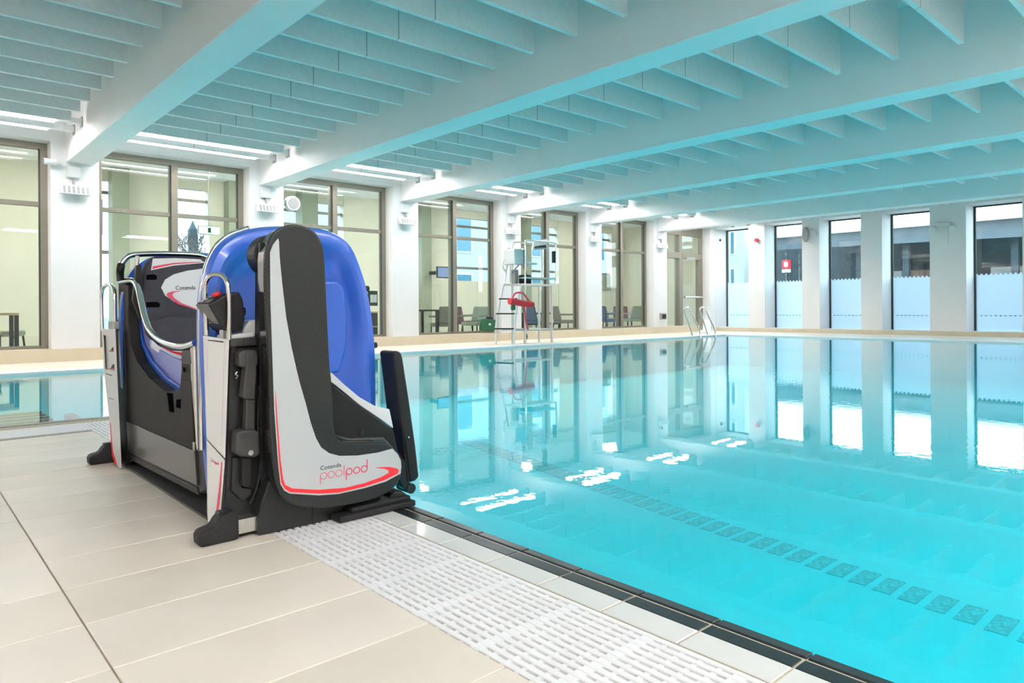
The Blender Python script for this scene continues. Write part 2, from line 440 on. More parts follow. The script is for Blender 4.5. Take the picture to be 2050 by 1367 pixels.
# ---- window wall (left in the picture)
bm = NB()
piers = [(XB, -.544)] + [(1.97 + BP * k, 2.65 + BP * k) for k in range(0, 6)] + [(21.14, XF + .8)]
for a, b2 in piers: box(bm, a, b2, W, W + .5, 0, 3.55)
box(bm, XB, XF + .8, W, W + .5, 3.55, ZC)
struct(obj('wall_left', bm, M['wall']), 'white wall of broad piers between tall foyer windows')
bm = NB(); box(bm, XB, 20.44, W - .012, W + .49, 0, .205); 
base = struct(obj('baseboard_left', bm, M['upstand']), 'low buff tiled ledge under the foyer windows')
def window_unit(idx, x0, x1, label, door=False):
    wroot = thing(f'window_{idx}', label, 'window', ((x0 + x1) / 2, W + .35, .205)); del wroot['category']; struct(wroot)
    y0, y1 = W + .30, W + .42; z0, z1 = .205, 3.55; xm = (x0 + x1) / 2 + (.0 if not door else -.1)
    B('jamb', M['frame'], wroot, x0, x0 + .10, y0, y1, z0, z1); 
    B('jamb', M['frame'], wroot, x1 - .10, x1, y0, y1, z0, z1)
    B('head_rail', M['frame'], wroot, x0 + .10, x1 - .10, y0, y1, z1 - .10, z1)
    B('sill_rail', M['frame'], wroot, x0 + .10, x1 - .10, y0 + .02, y1, z0, z0 + .05)
    B('mullion', M['frame'], wroot, xm - .055, xm + .055, y0 - .03, y1 + .06, z0 + .05, z1 - .10)
    for (a, b2) in ((x0 + .10, xm - .055), (xm + .055, x1 - .10)):
        B('transom', M['frame'], wroot, a, b2, y0, y1, 2.52, 2.59)
        B('pane', M['pane'], wroot, a, b2, y0 + .055, y0 + .067, z0 + .05, 2.52)
        B('pane', M['pane'], wroot, a, b2, y0 + .055, y0 + .067, 2.59, z1 - .10)
        B('gasket', M['gasket'], wroot, b2 - .02, b2, y0 - .004, y0 + .05, z0 + .05, z1 - .10)
    return wroot
names_ = ['leftmost foyer window, cut by the picture edge', 'foyer window behind the pool lift seat', 'foyer window above the blue shell of the pool lift',
          'foyer window with a wall screen and chairs behind it', 'foyer window behind the lifeguard chair', 'narrow foyer window left of the glazed door']
for k in range(-1, 5):
    window_unit(k + 2, 2.65 + BP * k, 5.164 + BP * k, 'taupe framed ' + names_[k + 1])
# last bay: side light, transom light and glazed door
x0, x1 = 18.62, 21.14
dr = thing('door_1', 'glazed taupe framed exit door with push bar in the corner', 'door', ((x0 + x1) / 2, W + .35, 0)); del dr['category']; struct(dr)
ya, yb = W + .30, W + .42
B('jamb', M['frame'], dr, x0, x0 + .1, ya, yb, .205, 3.55); B('jamb', M['frame'], dr, x1 - .1, x1, ya, yb, .02, 3.55)
B('head_rail', M['frame'], dr, x0 + .1, x1 - .1, ya, yb, 3.25, 3.55)
B('mullion', M['frame'], dr, 19.72, 19.88, ya - .02, yb + .06, .205, 3.25)
B('transom', M['frame'], dr, x0 + .1, 19.72, ya - .03, yb, 2.46, 2.66); B('transom', M['frame'], dr, 19.88, x1 - .1, ya - .03, yb, 2.46, 2.66)
B('pane', M['pane'], dr, x0 + .1, 19.72, ya + .05, ya + .062, .25, 2.46); B('pane', M['pane'], dr, x0 + .1, 19.72, ya + .05, ya + .062, 2.66, 3.25)
B('pane', M['pane'], dr, 19.88, x1 - .1, ya + .05, ya + .062, 2.66, 3.25)
leaf = B('door_leaf', M['frame'], dr, 20.88, 21.04, ya, yb, .03, 2.46)
B('lower_rail', M['frame'], leaf, 19.95, 20.88, ya, yb, .03, .16); B('stile', M['frame'], leaf, 19.88, 19.95, ya, yb, .03, 2.46)
B('pane', M['pane'], leaf, 19.95, 20.88, ya + .05, ya + .062, .16, 2.42)
T('push_bar', M['steel'], leaf, [(19.95, ya - .07, 1.17), (21.02, ya - .07, 1.17)], .035)
B('door_closer', M['greyp'], leaf, 20.1, 20.6, ya - .06, ya, 2.44, 2.52)
# ---- far wall
bm = NB()
wins = [(11.94, 13.18), (10.11, 11.37), (8.33, 9.56), (6.50, 7.74), (4.39, 5.63), (2.2, 3.5), (-.1, 1.2)]
edges = sorted([W + .5] + [y for q in wins for y in q] + [YR])
edges = [YR] + [y for q in wins[::-1] for y in q] + [W + .5]
for a, b2 in zip(edges[0::2], edges[1::2]): box(bm, XF, XF + .8, a, b2, .13, 3.54)
box(bm, XF, XF + .8, YR, W + .5, 3.54, ZC); box(bm, XF, XF + .8, YR, W + .5, -.3, .13)
struct(obj('wall_far', bm, M['wall']), 'white end wall of piers with deep window reveals')
struct(B('baseboard_far', M['upstand'], None, XF - .012, XF + .01, YR, W - .02, 0, .125), 'thin buff tile strip at the foot of the end wall')
lab2 = ['corner window facing a pale building', 'second window from the corner, facing a canopy and red sign', 'third window from the corner, facing a grey canopy',
        'fourth window from the corner, beside the twin spotlight', 'end wall window cut by the right picture edge', 'end wall window just outside the picture', 'end wall window by the near corner']
for k, (a, b2) in enumerate(wins):
    xg = XF + .72
    wr = thing(f'window_{k + 8}', 'frosted bottomed ' + lab2[k], 'window', (xg, (a + b2) / 2, .13)); del wr['category']; struct(wr)
    B('jamb', M['gasket'], wr, xg - .03, xg + .04, b2 - .05, b2, .13, 3.54); B('jamb', M['gasket'], wr, xg - .03, xg + .04, a, a + .03, .13, 3.54)
    B('head_rail', M['gasket'], wr, xg - .03, xg + .04, a + .03, b2 - .05, 3.50, 3.54)
    B('pane', M['pane'], wr, xg, xg + .012, a + .03, b2 - .05, .13, 3.50)
    fl = B('frosted_film', M['film'], wr, xg - .012, xg - .006, a + .03, b2 - .05, .14, 1.65)
    bm = NB()
    for zz in (1.655, .55):
        y = a + .05
        while y < b2 - .08:
            box(bm, xg - .0135, xg - .0125, y, y + .045, zz - .012, zz + .012) if zz < 1 else box(bm, xg - .011, xg - .007, y, y + .05, 1.65, 1.685)
            y += .11
    o = obj('dot_row', bm, M['lane'] if False else M['film'], wr)
    bm = NB(); y = a + .06
    while y < b2 - .1: box(bm, xg - .0145, xg - .013, y, y + .05, .53, .555); y += .11
    obj('dot_row', bm, M['lane'], wr)
struct(B('wall_right', M['wall'], None, XB, XF + .8, YR - .3, YR, -.3, ZC), 'white wall behind the picture to the right')
struct(B('wall_back', M['wall'], None, XB - .3, XB, YR, W + .5, -.3, ZC), 'white wall behind the picture to the left')
# ---- foyer shell beyond the glass
YO = 17.6
struct(B('floor_foyer', M['ffloor'], None, XB, XF + .8, W + .5, YO + .3, -.3, .0), 'pale floor of the foyer behind the windows')
struct(B('ceiling_foyer', M['ceil'], None, XB, XF + .8, W + .5, YO + .3, 4.0, 4.3), 'white ceiling of the foyer behind the windows')
bm = NB()
cols = [(XB, 3.3), (4.05, 5.0), (5.9, 6.7), (9.55, 11.2), (12.35, 13.35), (15.2, 16.2), (18.2, 20.3), (21.2, XF + .8)]
for a, b2 in cols: box(bm, a, b2, YO, YO + .3, 0, 4.0)
box(bm, XB, XF + .8, YO + .03, YO + .27, 3.75, 3.99); box(bm, 11.2, XF + .8, YO + .03, YO + .27, .001, 1.72)
struct(obj('wall_foyer', bm, M['cream']), 'cream outer wall of the foyer with tall openings')
bm = NB()
for a, b2 in ((3.72, 4.06), (6.25, 6.69), (8.15, 8.6), (11.95, 12.3), (16.25, 16.5)): box(bm, a, b2, YO - .35, YO + .05, 0, 4.0)
struct(obj('wall_foyer_piers', bm, M['sage']), 'grey green piers of the foyer facade')
bm = NB()
for a, b2 in ((3.3, 4.05), (5.0, 5.9), (6.7, 9.55), (11.2, 12.35), (13.35, 15.2), (16.2, 18.2), (20.3, 21.2)):
    box(bm, a, a + .05, YO + .12, YO + .2, 0, 3.75); box(bm, a, b2, YO + .12, YO + .2, 3.45, 3.52); box(bm, a, b2, YO + .12, YO + .2, 2.1, 2.18)
struct(obj('window_14', bm, M['frame']), 'taupe glazing bars of the foyer facade')
struct(B('wall_foyer_end', M['cream'], None, XF + .5, XF + .8, W + .5, YO, 0, 4.0)); struct(B('wall_foyer_near', M['cream'], None, XB - .3, XB, W + .5, YO, 0, 4.0))
struct(B('ground', M['ground'], None, -60, 140, YO + .3, 140, -.6, -.3), 'dark street surface outside the foyer')
struct(B('ground_street', M['ground'], None, XF + .8, 140, -80, W + .49, -.6, -.3), 'dark street surface outside the end wall')

# ================================================================== LAMPS
def strip(x0, x1, xe, y, z, label, grp, sg=1):
    t = thing('strip_light', label, 'light', ((x0 + x1) / 2, y, z - .045), grp)
    B('diffuser', M['lamp'], t, x0, x1, y - .05, y + .05, z - .045, z + .035, bevel=.012)
    B('housing', M['white'], t, x0, x1, y - .05, y + .062, z + .036, z + .06)
    B('side_shield', M['white'], t, x0, x1, *sorted((y + sg * .051, y + sg * .062)), z - .05, z + .036)  # unseen shield, added to keep lamp light off the wall behind
    B('end_arm', M['white'], t, x1, xe, y - .045, y + .045, z - .035, z + .05, bevel=.01)
    B('wall_plate', M['greyp'], t, xe - .015, xe, y - .065, y + .065, z - .07, z + .08)
ordn = ['leftmost bay, cut by the picture edge', 'bay above the rear of the pool lift', 'bay above the front of the pool lift', 'bay left of the lifeguard chair',
        'bay above the lifeguard chair', 'bay right of the lifeguard chair', 'corner bay above the glazed door']
for k in range(-5, 6):  # lamps left of the frame are unseen, added for light from that side
    xb = 2.18 + BP * k + .39; xe = 2.18 + BP * (k + 1) if k < 5 else XF
    for y, nm in ((11.93, 'pool side'), (12.5, 'window side')):
        lab = f'{nm} strip light in the {ordn[k + 1]}' if k > -2 else 'unseen window wall strip light added left of the picture'
        strip(xb + .02, xe - .34, xe, y, 3.615, lab, 'strip lights along the foyer windows')
        strip(xb + .02, xe - .34, xe, -1.35 if nm == 'pool side' else -1.92, 3.615, 'white linear light over the far side behind the camera', 'strip lights on the side behind the camera', -1)
for k, x in enumerate((-1.5, 2.3, 6.2, 10.4, 14.2, 18.5)):  # unseen lamps, added because the foyer needs light
    t = thing('foyer_fill_light', 'round white ceiling light added to brighten the foyer', 'light', (x, 15.5, 3.9), 'added round foyer ceiling lights')
    bm = NB(); cyl(bm, (x, 15.5, 3.9), (x, 15.5, 3.95), .42, 24); obj('diffuser', bm, M['foyerfill'], t)
    bm = NB(); cyl(bm, (x, 15.5, 3.95), (x, 15.5, 4.0), .46, 24); obj('rim', bm, M['white'], t)

# ================================================================== POOL LIFT
PL = thing('pool_lift', 'folded pool lift with blue shells and carbon boot panel at the pool edge', 'pool lift', (1.2, 3.3, 0))
def py(Y, *q): return [PY(u, v, Y) for u, v in q]
def px(X, *q): return [PX(u, v, X) for u, v in q]
BOOT = [(540.6, 740), (542, 872), (550, 950.6), (559, 985), (577.4, 1006), (606, 1015), (651, 1016.5), (704, 1010), (743, 1000.7), (775, 987.5), (796, 969), (804, 945),
        (802.5, 921.7), (793, 903), (780, 890), (759, 886), (717, 886), (688, 885), (675, 874), (669, 858.5), (667, 819), (664.3, 766), (661, 732), (657.4, 659), (653.8, 575),
        (651.4, 526.6), (647.8, 495), (637, 471), (620, 456.6), (596, 449.3), (576.6, 450.5), (557, 458), (544, 471), (534.3, 493), (529.5, 522), (532, 623), (536.7, 695.5)]
YB = 2.38
bp_ = P('boot_panel', M['carbon'], PL, loopcurve(py(YB, *BOOT), 3), (0, .018, 0), bevel=.007, seg=3)
part(bp_, label='boot shaped carbon fibre panel')
def shrink(poly, k):
    c = sum(poly, Vector()) / len(poly); out = []
    n2 = len(poly)
    for i, p in enumerate(poly):
        t = (poly[(i + 1) % n2] - poly[i - 1]).normalized(); nn = Vector((t.z, 0, -t.x))
        out.append(p + nn * k)
    return out
bl = loopcurve(py(YB, *BOOT), 2)
inn = shrink(bl, .006)
if sum((p - (sum(bl, Vector()) / len(bl))).length for p in inn) > sum((p - (sum(bl, Vector()) / len(bl))).length for p in bl): inn = shrink(bl, -.006)
P('panel_housing', M['gloss'], PL, [p + Vector((0, .019, 0)) for p in inn], (0, .062, 0), bevel=.006)
WHITE = [(556.8, 477), (546.4, 490), (540.8, 505), (541.5, 599), (546.4, 744), (549, 819), (556.4, 924), (561.6, 969), (569.5, 982), (580, 988), (638, 991.5), (677.5, 988.8),
         (730, 977), (772, 964), (802, 948), (803.6, 935), (802.6, 921.7), (796, 908.5), (785.5, 898), (756.5, 906), (717, 911.7), (680, 912.5), (659, 907), (643, 895.4), (632.7, 877),
         (622, 845.3), (611.7, 805.8), (601, 769), (593.8, 740), (583.8, 695.5), (573, 635), (564.5, 562.8), (560, 514.5), (558.5, 483)]
dec = P('white_decal', M['print_white'], bp_, py(YB - .0022, *WHITE), (0, .0018, 0))
RED = [(551.6, 780.8), (552.4, 819), (559, 924), (563.7, 966.4), (570.8, 979), (581.4, 984.9), (638, 988), (677.5, 986), (730, 973.8), (769.7, 961), (796, 948), (798.6, 941.4), (794.7, 937.5),
       (780, 934.3), (751, 936), (769.7, 938), (777.6, 941.4), (779, 946), (764.4, 954.6), (730, 967), (690.7, 976.4), (638, 980.4), (585.3, 977.8), (570.8, 970.4), (567, 958.6), (561.6, 919), (555, 832)]
P('red_stripe', M['red'], bp_, py(YB - .0038, *RED), (0, .0014, 0))
# lettering: rings and stems drawn in the sheet of the panel
def letters(word, p0, p1, xh, stroke, place, name, m, parent):
    ax = Vector((p1[0] - p0[0], p1[1] - p0[1])); widths = {'p': 1.12, 'o': 1.18, 'l': .42, 'd': 1.12}
    tot = sum(widths[ch] for ch in word); k = ax.length / tot; ax.normalize(); r = xh / 2
    bm = NB(); x = 0
    def pt(a, b2): return place(p0[0] + ax.x * a, p0[1] + ax.y * a - b2)
    def quad(a0, a1, b0, b1):
        bm.faces.new([bm.verts.new(pt(*q)) for q in ((a0, b0), (a1, b0), (a1, b1), (a0, b1))])
    for i, ch in enumerate(word):
        s_ = stroke[i]; wch = widths[ch] * k; cxx = x + wch / 2
        if ch in 'opd':
            N = 28; rr = min(r, wch * .47)
            a = [bm.verts.new(pt(cxx + (rr) * math.cos(6.2832 * j / N), r + (r) * math.sin(6.2832 * j / N))) for j in range(N)]
            b2 = [bm.verts.new(pt(cxx + (rr - s_) * math.cos(6.2832 * j / N), r + (r - s_) * math.sin(6.2832 * j / N))) for j in range(N)]
            for j in range(N): bm.faces.new((a[j], a[(j + 1) % N], b2[(j + 1) % N], b2[j]))
            if ch == 'p': quad(cxx - rr, cxx - rr + s_, -.62 * xh, r)
            if ch == 'd': quad(cxx + rr - s_, cxx + rr, r, 1.75 * xh)
        if ch == 'l': quad(cxx - s_ / 2, cxx + s_ / 2, 0, 1.5 * xh)
        x += wch
    return obj(name, bm, m, parent)
letters('poolpod', (640.5, 961), (736.5, 944.5), 14.5, [1.3, 1.3, 1.3, 1.5, 2.2, 2.2, 2.2], lambda u, v: PY(u, v, YB - .0026), 'lettering', M['softred'], bp_)
def text(word, p0, p1, place, name, m, parent, bold=0.):
    cu = bpy.data.curves.new('t', 'FONT'); cu.body = word; cu.size = 1; cu.offset = bold; cu.resolution_u = 3
    to = bpy.data.objects.new('t', cu); COL.objects.link(to); bpy.context.view_layer.update()
    me = to.to_mesh(); xs = [v.co.x for v in me.vertices]; w_ = max(xs) - min(xs); x0 = min(xs)
    ax = Vector((p1[0] - p0[0], p1[1] - p0[1])); k = ax.length / w_; ax.normalize()
    bm = NB(); vs = [bm.verts.new(place(p0[0] + ax.x * k * (v.co.x - x0), p0[1] + ax.y * k * (v.co.x - x0) - v.co.y * k)) for v in me.vertices]
    for p in me.polygons:
        try: bm.faces.new([vs[i] for i in p.vertices])
        except ValueError: pass
    to.to_mesh_clear(); bpy.data.objects.remove(to); bpy.data.curves.remove(cu)
    return obj(name, bm, m, parent)
text('Cotenda', (641.5, 941.5), (683, 934), lambda u, v: PY(u, v, YB - .0026), 'lettering', M['ink_and_shade'], bp_)
# front end: hub, base, foot
c = PY(546, 512, 2.5)
bm = NB(); cyl(bm, (c.x, 2.475, c.z), (c.x, 2.555, c.z), .078, 32); obj('hub', bm, M['dgrey'], PL, bevel=.006, smooth=False)
P('front_base', M['carbon2'], PL, py(2.455, (517, 1040), (524, 1005), (540, 960), (600, 985), (760, 985), (770, 1010), (700, 1038), (627, 1050), (517, 1073)), (0, .28, 0), bevel=.006)
P('base_joint', M['black'], PL, py(2.4535, (625.5, 1014), (628, 1014), (628, 1053), (625.5, 1053.5)), (0, .003, 0))
bm = NB(); cc = PY(556, 1031, 2.454); cyl(bm, (cc.x, 2.453, cc.z), (cc.x, 2.46, cc.z), .006, 12); obj('screw', bm, M['black'], PL)
B('edge_plate', M['rubber'], PL, 1.27, 1.615, 2.385, 2.60, .002, .026, bevel=.006)
B('edge_plate_top', M['rubber'], PL, 1.33, 1.60, 2.40, 2.6, .026, .045, bevel=.006)
P('stop_block', M['rubber'], PL, py(2.43, (782, 1014), (782, 992), (790, 984), (806, 983), (816, 990), (816, 1012)), (0, .10, 0), bevel=.008)
def foot(Y, name_lab):
    prof = [(.790, .0), (.788, .035), (.796, .052), (.838, .060), (.852, .082), (.870, .100), (.900, .103), (.923, .098), (.925, .0)]
    f = P('foot', M['rubber'], PL, [(x, Y, z) for x, z in prof], (0, .075, 0), bevel=.011, seg=3)
    P('grip_slot', M['black'], f, [(x, Y + .02, z) for x, z in ((.858, .098), (.862, .1045), (.905, .1055), (.908, .1))], (0, .035, 0))
    B('steel_bar', M['steel'], PL, .90, 1.02, Y + .008, Y + .067, .018, .068)
foot(2.465, ''); foot(4.185, '')
# carbon tower with folding arm on the near corner
P('arm_housing', M['carbon2'], PL, py(2.53, (463, 690), (545, 690), (545, 1052), (443, 1046), (450, 900)), (0, .16, 0), bevel=.004)
P('recess_panel', M['black'], PL, py(2.528, (474, 693), (540, 693), (541, 960), (520, 1010), (505, 1006), (486, 975), (472, 955), (478, 860), (490, 790), (476, 740)), (0, .002, 0))
P('latch_plate', M['carbon2'], PL, py(2.524, (461, 736), (487, 740), (484, 775), (473, 830), (464, 930), (456, 1000), (452, 1000), (457, 870)), (0, .004, 0))
bm = NB(); tube(bm, loopcurve(py(2.520, (469, 744), (473, 740), (478, 744), (478, 758), (473, 763), (469, 758)), 4) , .0035, 6); obj('latch_ring', bm, M['black'], PL)
T('latch_coil', M['steel'], PL, curve(py(2.518, (475, 744), (471.5, 749), (475.5, 752), (472, 758))), .003, 6)
P('strap', M['ribbed'], PL, py(2.515, (462, 678.5), (514, 675), (514, 691), (463, 695)), (0, .05, 0), bevel=.003)
arm = thing('x', 'x', 'x', (0, 0, 0)); COL.objects.unlink(arm); bpy.data.objects.remove(arm)
kn = P('arm_knuckle', M['armgrey'], PL, py(2.475, (479, 733), (479, 708), (486, 701), (508, 700), (517, 707), (518, 730), (511, 735), (488, 736)), (0, .05, 0), bevel=.009, seg=3)
P('folding_arm', M['armgrey'], PL, py(2.470, (494, 704), (510, 704), (514, 740), (511, 800), (490, 799), (486, 795), (492, 740)), (0, .045, 0), bevel=.006)
P('arm_shaft', M['armgrey'], PL, py(2.478, (493, 798), (512, 798), (511, 862), (491, 862)), (0, .035, 0), bevel=.006)
bl_ = P('arm_block', M['armgrey'], PL, py(2.465, (475, 866), (488, 861), (512, 860), (520, 866), (521, 908), (512, 917), (482, 914), (473, 908)), (0, .06, 0), bevel=.008, seg=3)
bm = NB(); cc = PY(501.5, 906, 2.465); cyl(bm, (cc.x, 2.461, cc.z), (cc.x, 2.47, cc.z), .0095, 20); obj('steel_pin', bm, M['chrome'], bl_)
P('arm_tip', M['black'], PL, py(2.485, (486, 915), (505, 915), (504, 968), (498, 976), (489, 975), (485, 968)), (0, .04, 0), bevel=.005)
P('tip_guide', M['carbon2'], PL, py(2.515, (466, 915), (484, 916), (484, 975), (505, 978), (503, 990), (486, 1004), (464, 982)), (0, .02, 0), bevel=.003)
T('rib', M['carbon2'], PL, curve(py(2.512, (519, 773), (516, 860), (522, 920), (514, 975), (500, 1008))), .005, 6)
T('rib', M['carbon2'], PL, curve(py(2.506, (519, 773), (526, 850), (532, 920), (527, 975), (516, 1030))), .005, 6)
P('tower_flank', M['black'], PL, py(2.50, (521, 520), (531, 520), (538, 760), (548, 940), (556, 1000), (524, 1010), (520, 760)), (0, .05, 0), bevel=.003)
P('grey_latch', M['dgrey'], PL, py(2.44, (521, 486), (531, 484), (530, 545), (521, 545)), (0, .02, 0))
P('grey_latch', M['dgrey'], PL, py(2.44, (521.5, 555), (531, 555), (532, 580), (522, 580)), (0, .02, 0))
# control column: a narrow white face turned towards the deck corner
def cf(u, v, off=0.):
    f_ = (u - 407) / 52.0; d = ray(u, v)                 # the face runs from (X .86, Y 2.62) to (X .905, Y 2.49)
    A_, B_ = Vector((.853, 2.62, 0)), Vector((.906, 2.49, 0)); nrm = Vector((-(B_.y - A_.y), B_.x - A_.x, 0)).normalized() * -1
    if nrm.y > 0: nrm = -nrm
    k_ = (A_ + nrm * off).dot(nrm) / (d.x * nrm.x + d.y * nrm.y)
    return O_ + d * k_
def cfp(off, *q): return [cf(u, v, off) for u, v in q]
CD = (.018, .06, 0)
hi = P('control_column', M['white'], PL, cfp(0, (407, 672), (459, 680), (451, 919), (414, 879)), CD, bevel=.004)
lo = P('column_foot', M['white'], PL, cfp(0, (414, 881.5), (450.5, 921.5), (441, 1046), (436, 1050), (418, 1057), (416, 1040)), CD, bevel=.004)
P('column_hatch', M['white'], hi, cfp(.003, (415.5, 681), (449, 685), (443, 893), (418, 872)), (.001, .003, 0), bevel=.001, seg=1)
P('hatch_gap', M['ink_and_shade'], hi, cfp(.004, (416, 680.3), (433, 682), (446, 683.5), (449, 687), (446, 685.5), (433, 683.6), (416, 681.6)), (.0005, .002, 0))
P('red_stripe', M['softred'], lo, cfp(.0015, (442.8, 925), (444.5, 925), (443, 960), (439, 1010), (434, 1038), (426, 1052), (420, 1053.5), (428, 1044), (433, 1020), (439, 970)), (.0003, .001, 0))
letters('poolpod', (422, 923.5), (437.5, 931.5), 4.0, [.5, .5, .5, .5, .8, .8, .8], lambda u, v: cf(u, v, .0015), 'lettering', M['softred'], lo)
text('Cotenda', (421, 917), (428, 921), lambda u, v: cf(u, v, .0015), 'lettering', M['ink_and_shade'], lo)
P('column_cap', M['white'], PL, py(2.53, (459, 680), (459, 672), (478, 668), (508, 664), (511, 674)), (0, .13, 0), bevel=.004)
P('cap_shoulder', M['white'], PL, py(2.56, (484, 672), (490, 655), (502, 641), (520, 640), (521, 672)), (0, .10, 0), bevel=.01, seg=3)
T('grab_loop', M['chrome'], PL, curve([cf(u, v, -.02) for u, v in ((413.5, 672), (412, 620), (410.5, 580), (414, 561), (424, 550.5), (440, 549.5), (452, 559), (457.5, 580), (459, 620), (458.5, 680))], 5), .0085, 12)
# control box
near = [PY(u, v, 2.535) for u, v in ((418, 609), (452, 590), (479, 583.5), (487, 600), (491, 640), (486, 658), (470, 667), (452, 661), (440, 648))]
cb = P('control_box', M['black'], PL, near, (0, .14, 0), bevel=.006)
P('box_face', M['panelgrey'], cb, [near[0] + Vector((-.002, .004, 0)), near[8] + Vector((-.002, .004, 0)), near[8] + Vector((-.002, .11, 0)), near[0] + Vector((-.002, .136, 0))], (.002, 0, 0))
P('key_panel', M['dgrey'], cb, [near[0] + Vector((.004, .01, .003)), near[1] + Vector((0, .01, .003)), near[1] + Vector((0, .13, .003)), near[0] + Vector((.004, .13, .003))], (-.001, 0, .003))
pm = (near[0] * .3 + near[1] * .7) + Vector((0, .035, .006)); axn = Vector((-.35, 0, .94))
bm = NB(); cyl(bm, pm, pm + axn * .014, .016, 20); obj('stop_button', bm, M['redp'], cb, bevel=.003)
for j in range(3):
    q = near[0] * (.85 - .25 * j) + near[1] * (.15 + .25 * j) + Vector((0, .095, .005)); bm = NB(); cyl(bm, q, q + axn * .004, .007, 10); obj('key', bm, M['greyp'], cb)
bm = NB(); q = near[4] + Vector((0, .06, .03)); cyl(bm, q, q + Vector((.02, 0, 0)), .016, 14); obj('cable_gland', bm, M['black'], cb)
B('box_bracket', M['steel'], PL, .905, .915, 2.56, 2.60, .70, .80)
# blue shells
SH = [(426, 1000), (414, 880), (406, 760), (404, 640), (409, 570), (425, 512), (455, 477), (500, 458.5), (545, 453), (600, 453), (640, 457.5), (672, 467), (700, 490), (722, 540), (736, 590), (746, 650), (751, 720), (752, 830), (752, 960)]
def shell(Y0, sgn, name, dx=0., dz=0.):
    base_ = [PY(u, v, 2.70) for u, v in SH]
    lp = curve(base_, 4); lp = [Vector((p.x + dx, 0, p.z + dz)) for p in lp]
    c0 = Vector((1.245 + dx, 0, .55)); bm = NB(); rings = []
    for (ins, yy) in ((0, .05), (0, .0), (.012, -.028), (.045, -.040), (.075, -.030), (.10, .0), (.16, .02), (.30, .03)):
        ring = []
        for p in lp:
            d = p - c0; L = d.length; ring.append(bm.verts.new(c0 + d * max(0, 1 - ins / L) + Vector((0, Y0 + sgn * yy, 0))))
        rings.append(ring)
    for a, b2 in zip(rings, rings[1:]):
        for i in range(len(a) - 1): bm.faces.new((a[i], a[i + 1], b2[i + 1], b2[i]))
    bm.faces.new(rings[-1]); bm.faces.new(rings[0][::-1])
    for a, b2 in zip(rings, rings[1:]): bm.faces.new((a[0], b2[0], b2[-1], a[-1]))
    return obj(name, bm, M['blue'], PL, smooth=True)
sf = shell(2.71, 1, 'front_shell')
rim = [PY(u, v, 2.735) for u, v in ((404.5, 900), (402.5, 760), (401.5, 640), (406, 570), (422, 511), (452, 475), (498, 456.5))]
T('shell_rim', M['chrome'], PL, curve(rim, 6), .010, 12)
for u, v in ((731, 578), (747, 691)):
    c = PY(u, v, 2.71); bm = NB(); cyl(bm, c + Vector((-.005, -.005, 0)), c + Vector((.012, -.005, 0)), .013, 14); obj('shell_bolt', bm, M['black'], sf)
P('shell_rib', M['blue'], sf, py(2.685, (640, 562), (675, 560), (690, 575), (697, 640), (694, 700), (682, 745), (640, 750)), (0, .03, 0), bevel=.014, seg=4)
shell(4.13, -1, 'rear_shell', .04, -.018)
# foot rest at the pool side
P('footrest_edge', M['white'], PL, py(2.54, (662, 744), (690, 770), (720, 795), (750, 812), (780, 819), (788, 858), (760, 838), (720, 811), (690, 786), (662, 764)), (0, .26, 0), bevel=.003)
P('footrest', M['dgrey'], PL, py(2.47, (662, 766), (690, 788), (760, 840), (788, 860), (800, 915), (790, 930), (700, 930), (662, 930)), (0, .30, 0), bevel=.006)
P('footrest_lip', M['gloss'], PL, py(2.455, (668, 868), (700, 876), (770, 874), (796, 905), (760, 900), (690, 897)), (0, .05, 0), bevel=.01, seg=3)
bm = NB(); cc = PY(725, 866, 2.469); cyl(bm, (cc.x, 2.464, cc.z), (cc.x, 2.475, cc.z), .012, 16); obj('stud', bm, M['black'], PL)
fa = P('side_arm', M['black'], PL, py(2.55, (787, 705), (797, 701.5), (804, 706), (807, 716), (820, 800), (833, 893), (840, 955), (832, 963), (815, 968), (809, 890), (797, 790)), (0, .115, 0), bevel=.011, seg=3)
P('arm_rod', M['dgrey'], fa, py(2.545, (811, 872), (820, 868), (826, 905), (830, 960), (822, 962)), (0, .006, 0), bevel=.001)
bm = NB(); cc = PY(817.5, 875, 2.545); cyl(bm, (cc.x, 2.541, cc.z), (cc.x, 2.55, cc.z), .004, 10); obj('rivet', bm, M['chrome'], fa)
bm = NB(); q = PY(824, 978, 2.55); cyl(bm, q + Vector((0, 0, 0)), q + Vector((0, .09, 0)), .022, 18); obj('arm_pivot', bm, M['black'], PL)
P('pivot_strut', M['black'], PL, py(2.555, (798, 905), (815, 930), (820, 985), (806, 975), (794, 950)), (0, .06, 0), bevel=.005)
# entry gate on the deck side
XG = .93
GATE = [(237, 562), (257, 572), (256, 640), (261, 690), (275, 727), (300, 759), (330, 783), (352, 789), (360, 777), (363, 740), (363, 704), (383, 704), (387, 800), (391, 903), (300, 864), (252, 843), (262, 925), (243, 932), (238, 800)]
gt = P('gate_panel', M['gate'], PL, px(XG, *GATE), (.05, 0, 0), bevel=.004)
P('gate_post', M['black'], gt, px(XG - .004, (364, 700), (382, 703), (383, 729), (364.5, 729)), (.05, 0, 0), bevel=.003)
P('handle_slot_shade', M['ink_and_shade'], gt, px(XG - .0015, (334, 786), (345.5, 788), (349, 826), (339, 824)), (.002, 0, 0))  # flat sheet; the dark of the handle recess is painted on
P('latch_plate', M['gate'], gt, px(XG - .006, (349, 780), (357, 783), (364, 760), (382, 762), (388, 885), (376, 884), (356, 862), (350, 838), (346, 790)), (.006, 0, 0), bevel=.002)
P('latch_pocket_shade', M['ink_and_shade'], gt, px(XG - .0075, (353, 800), (361, 799), (361, 818), (352, 815)), (.002, 0, 0), bevel=.001)  # flat patch painting the shade inside the latch pocket
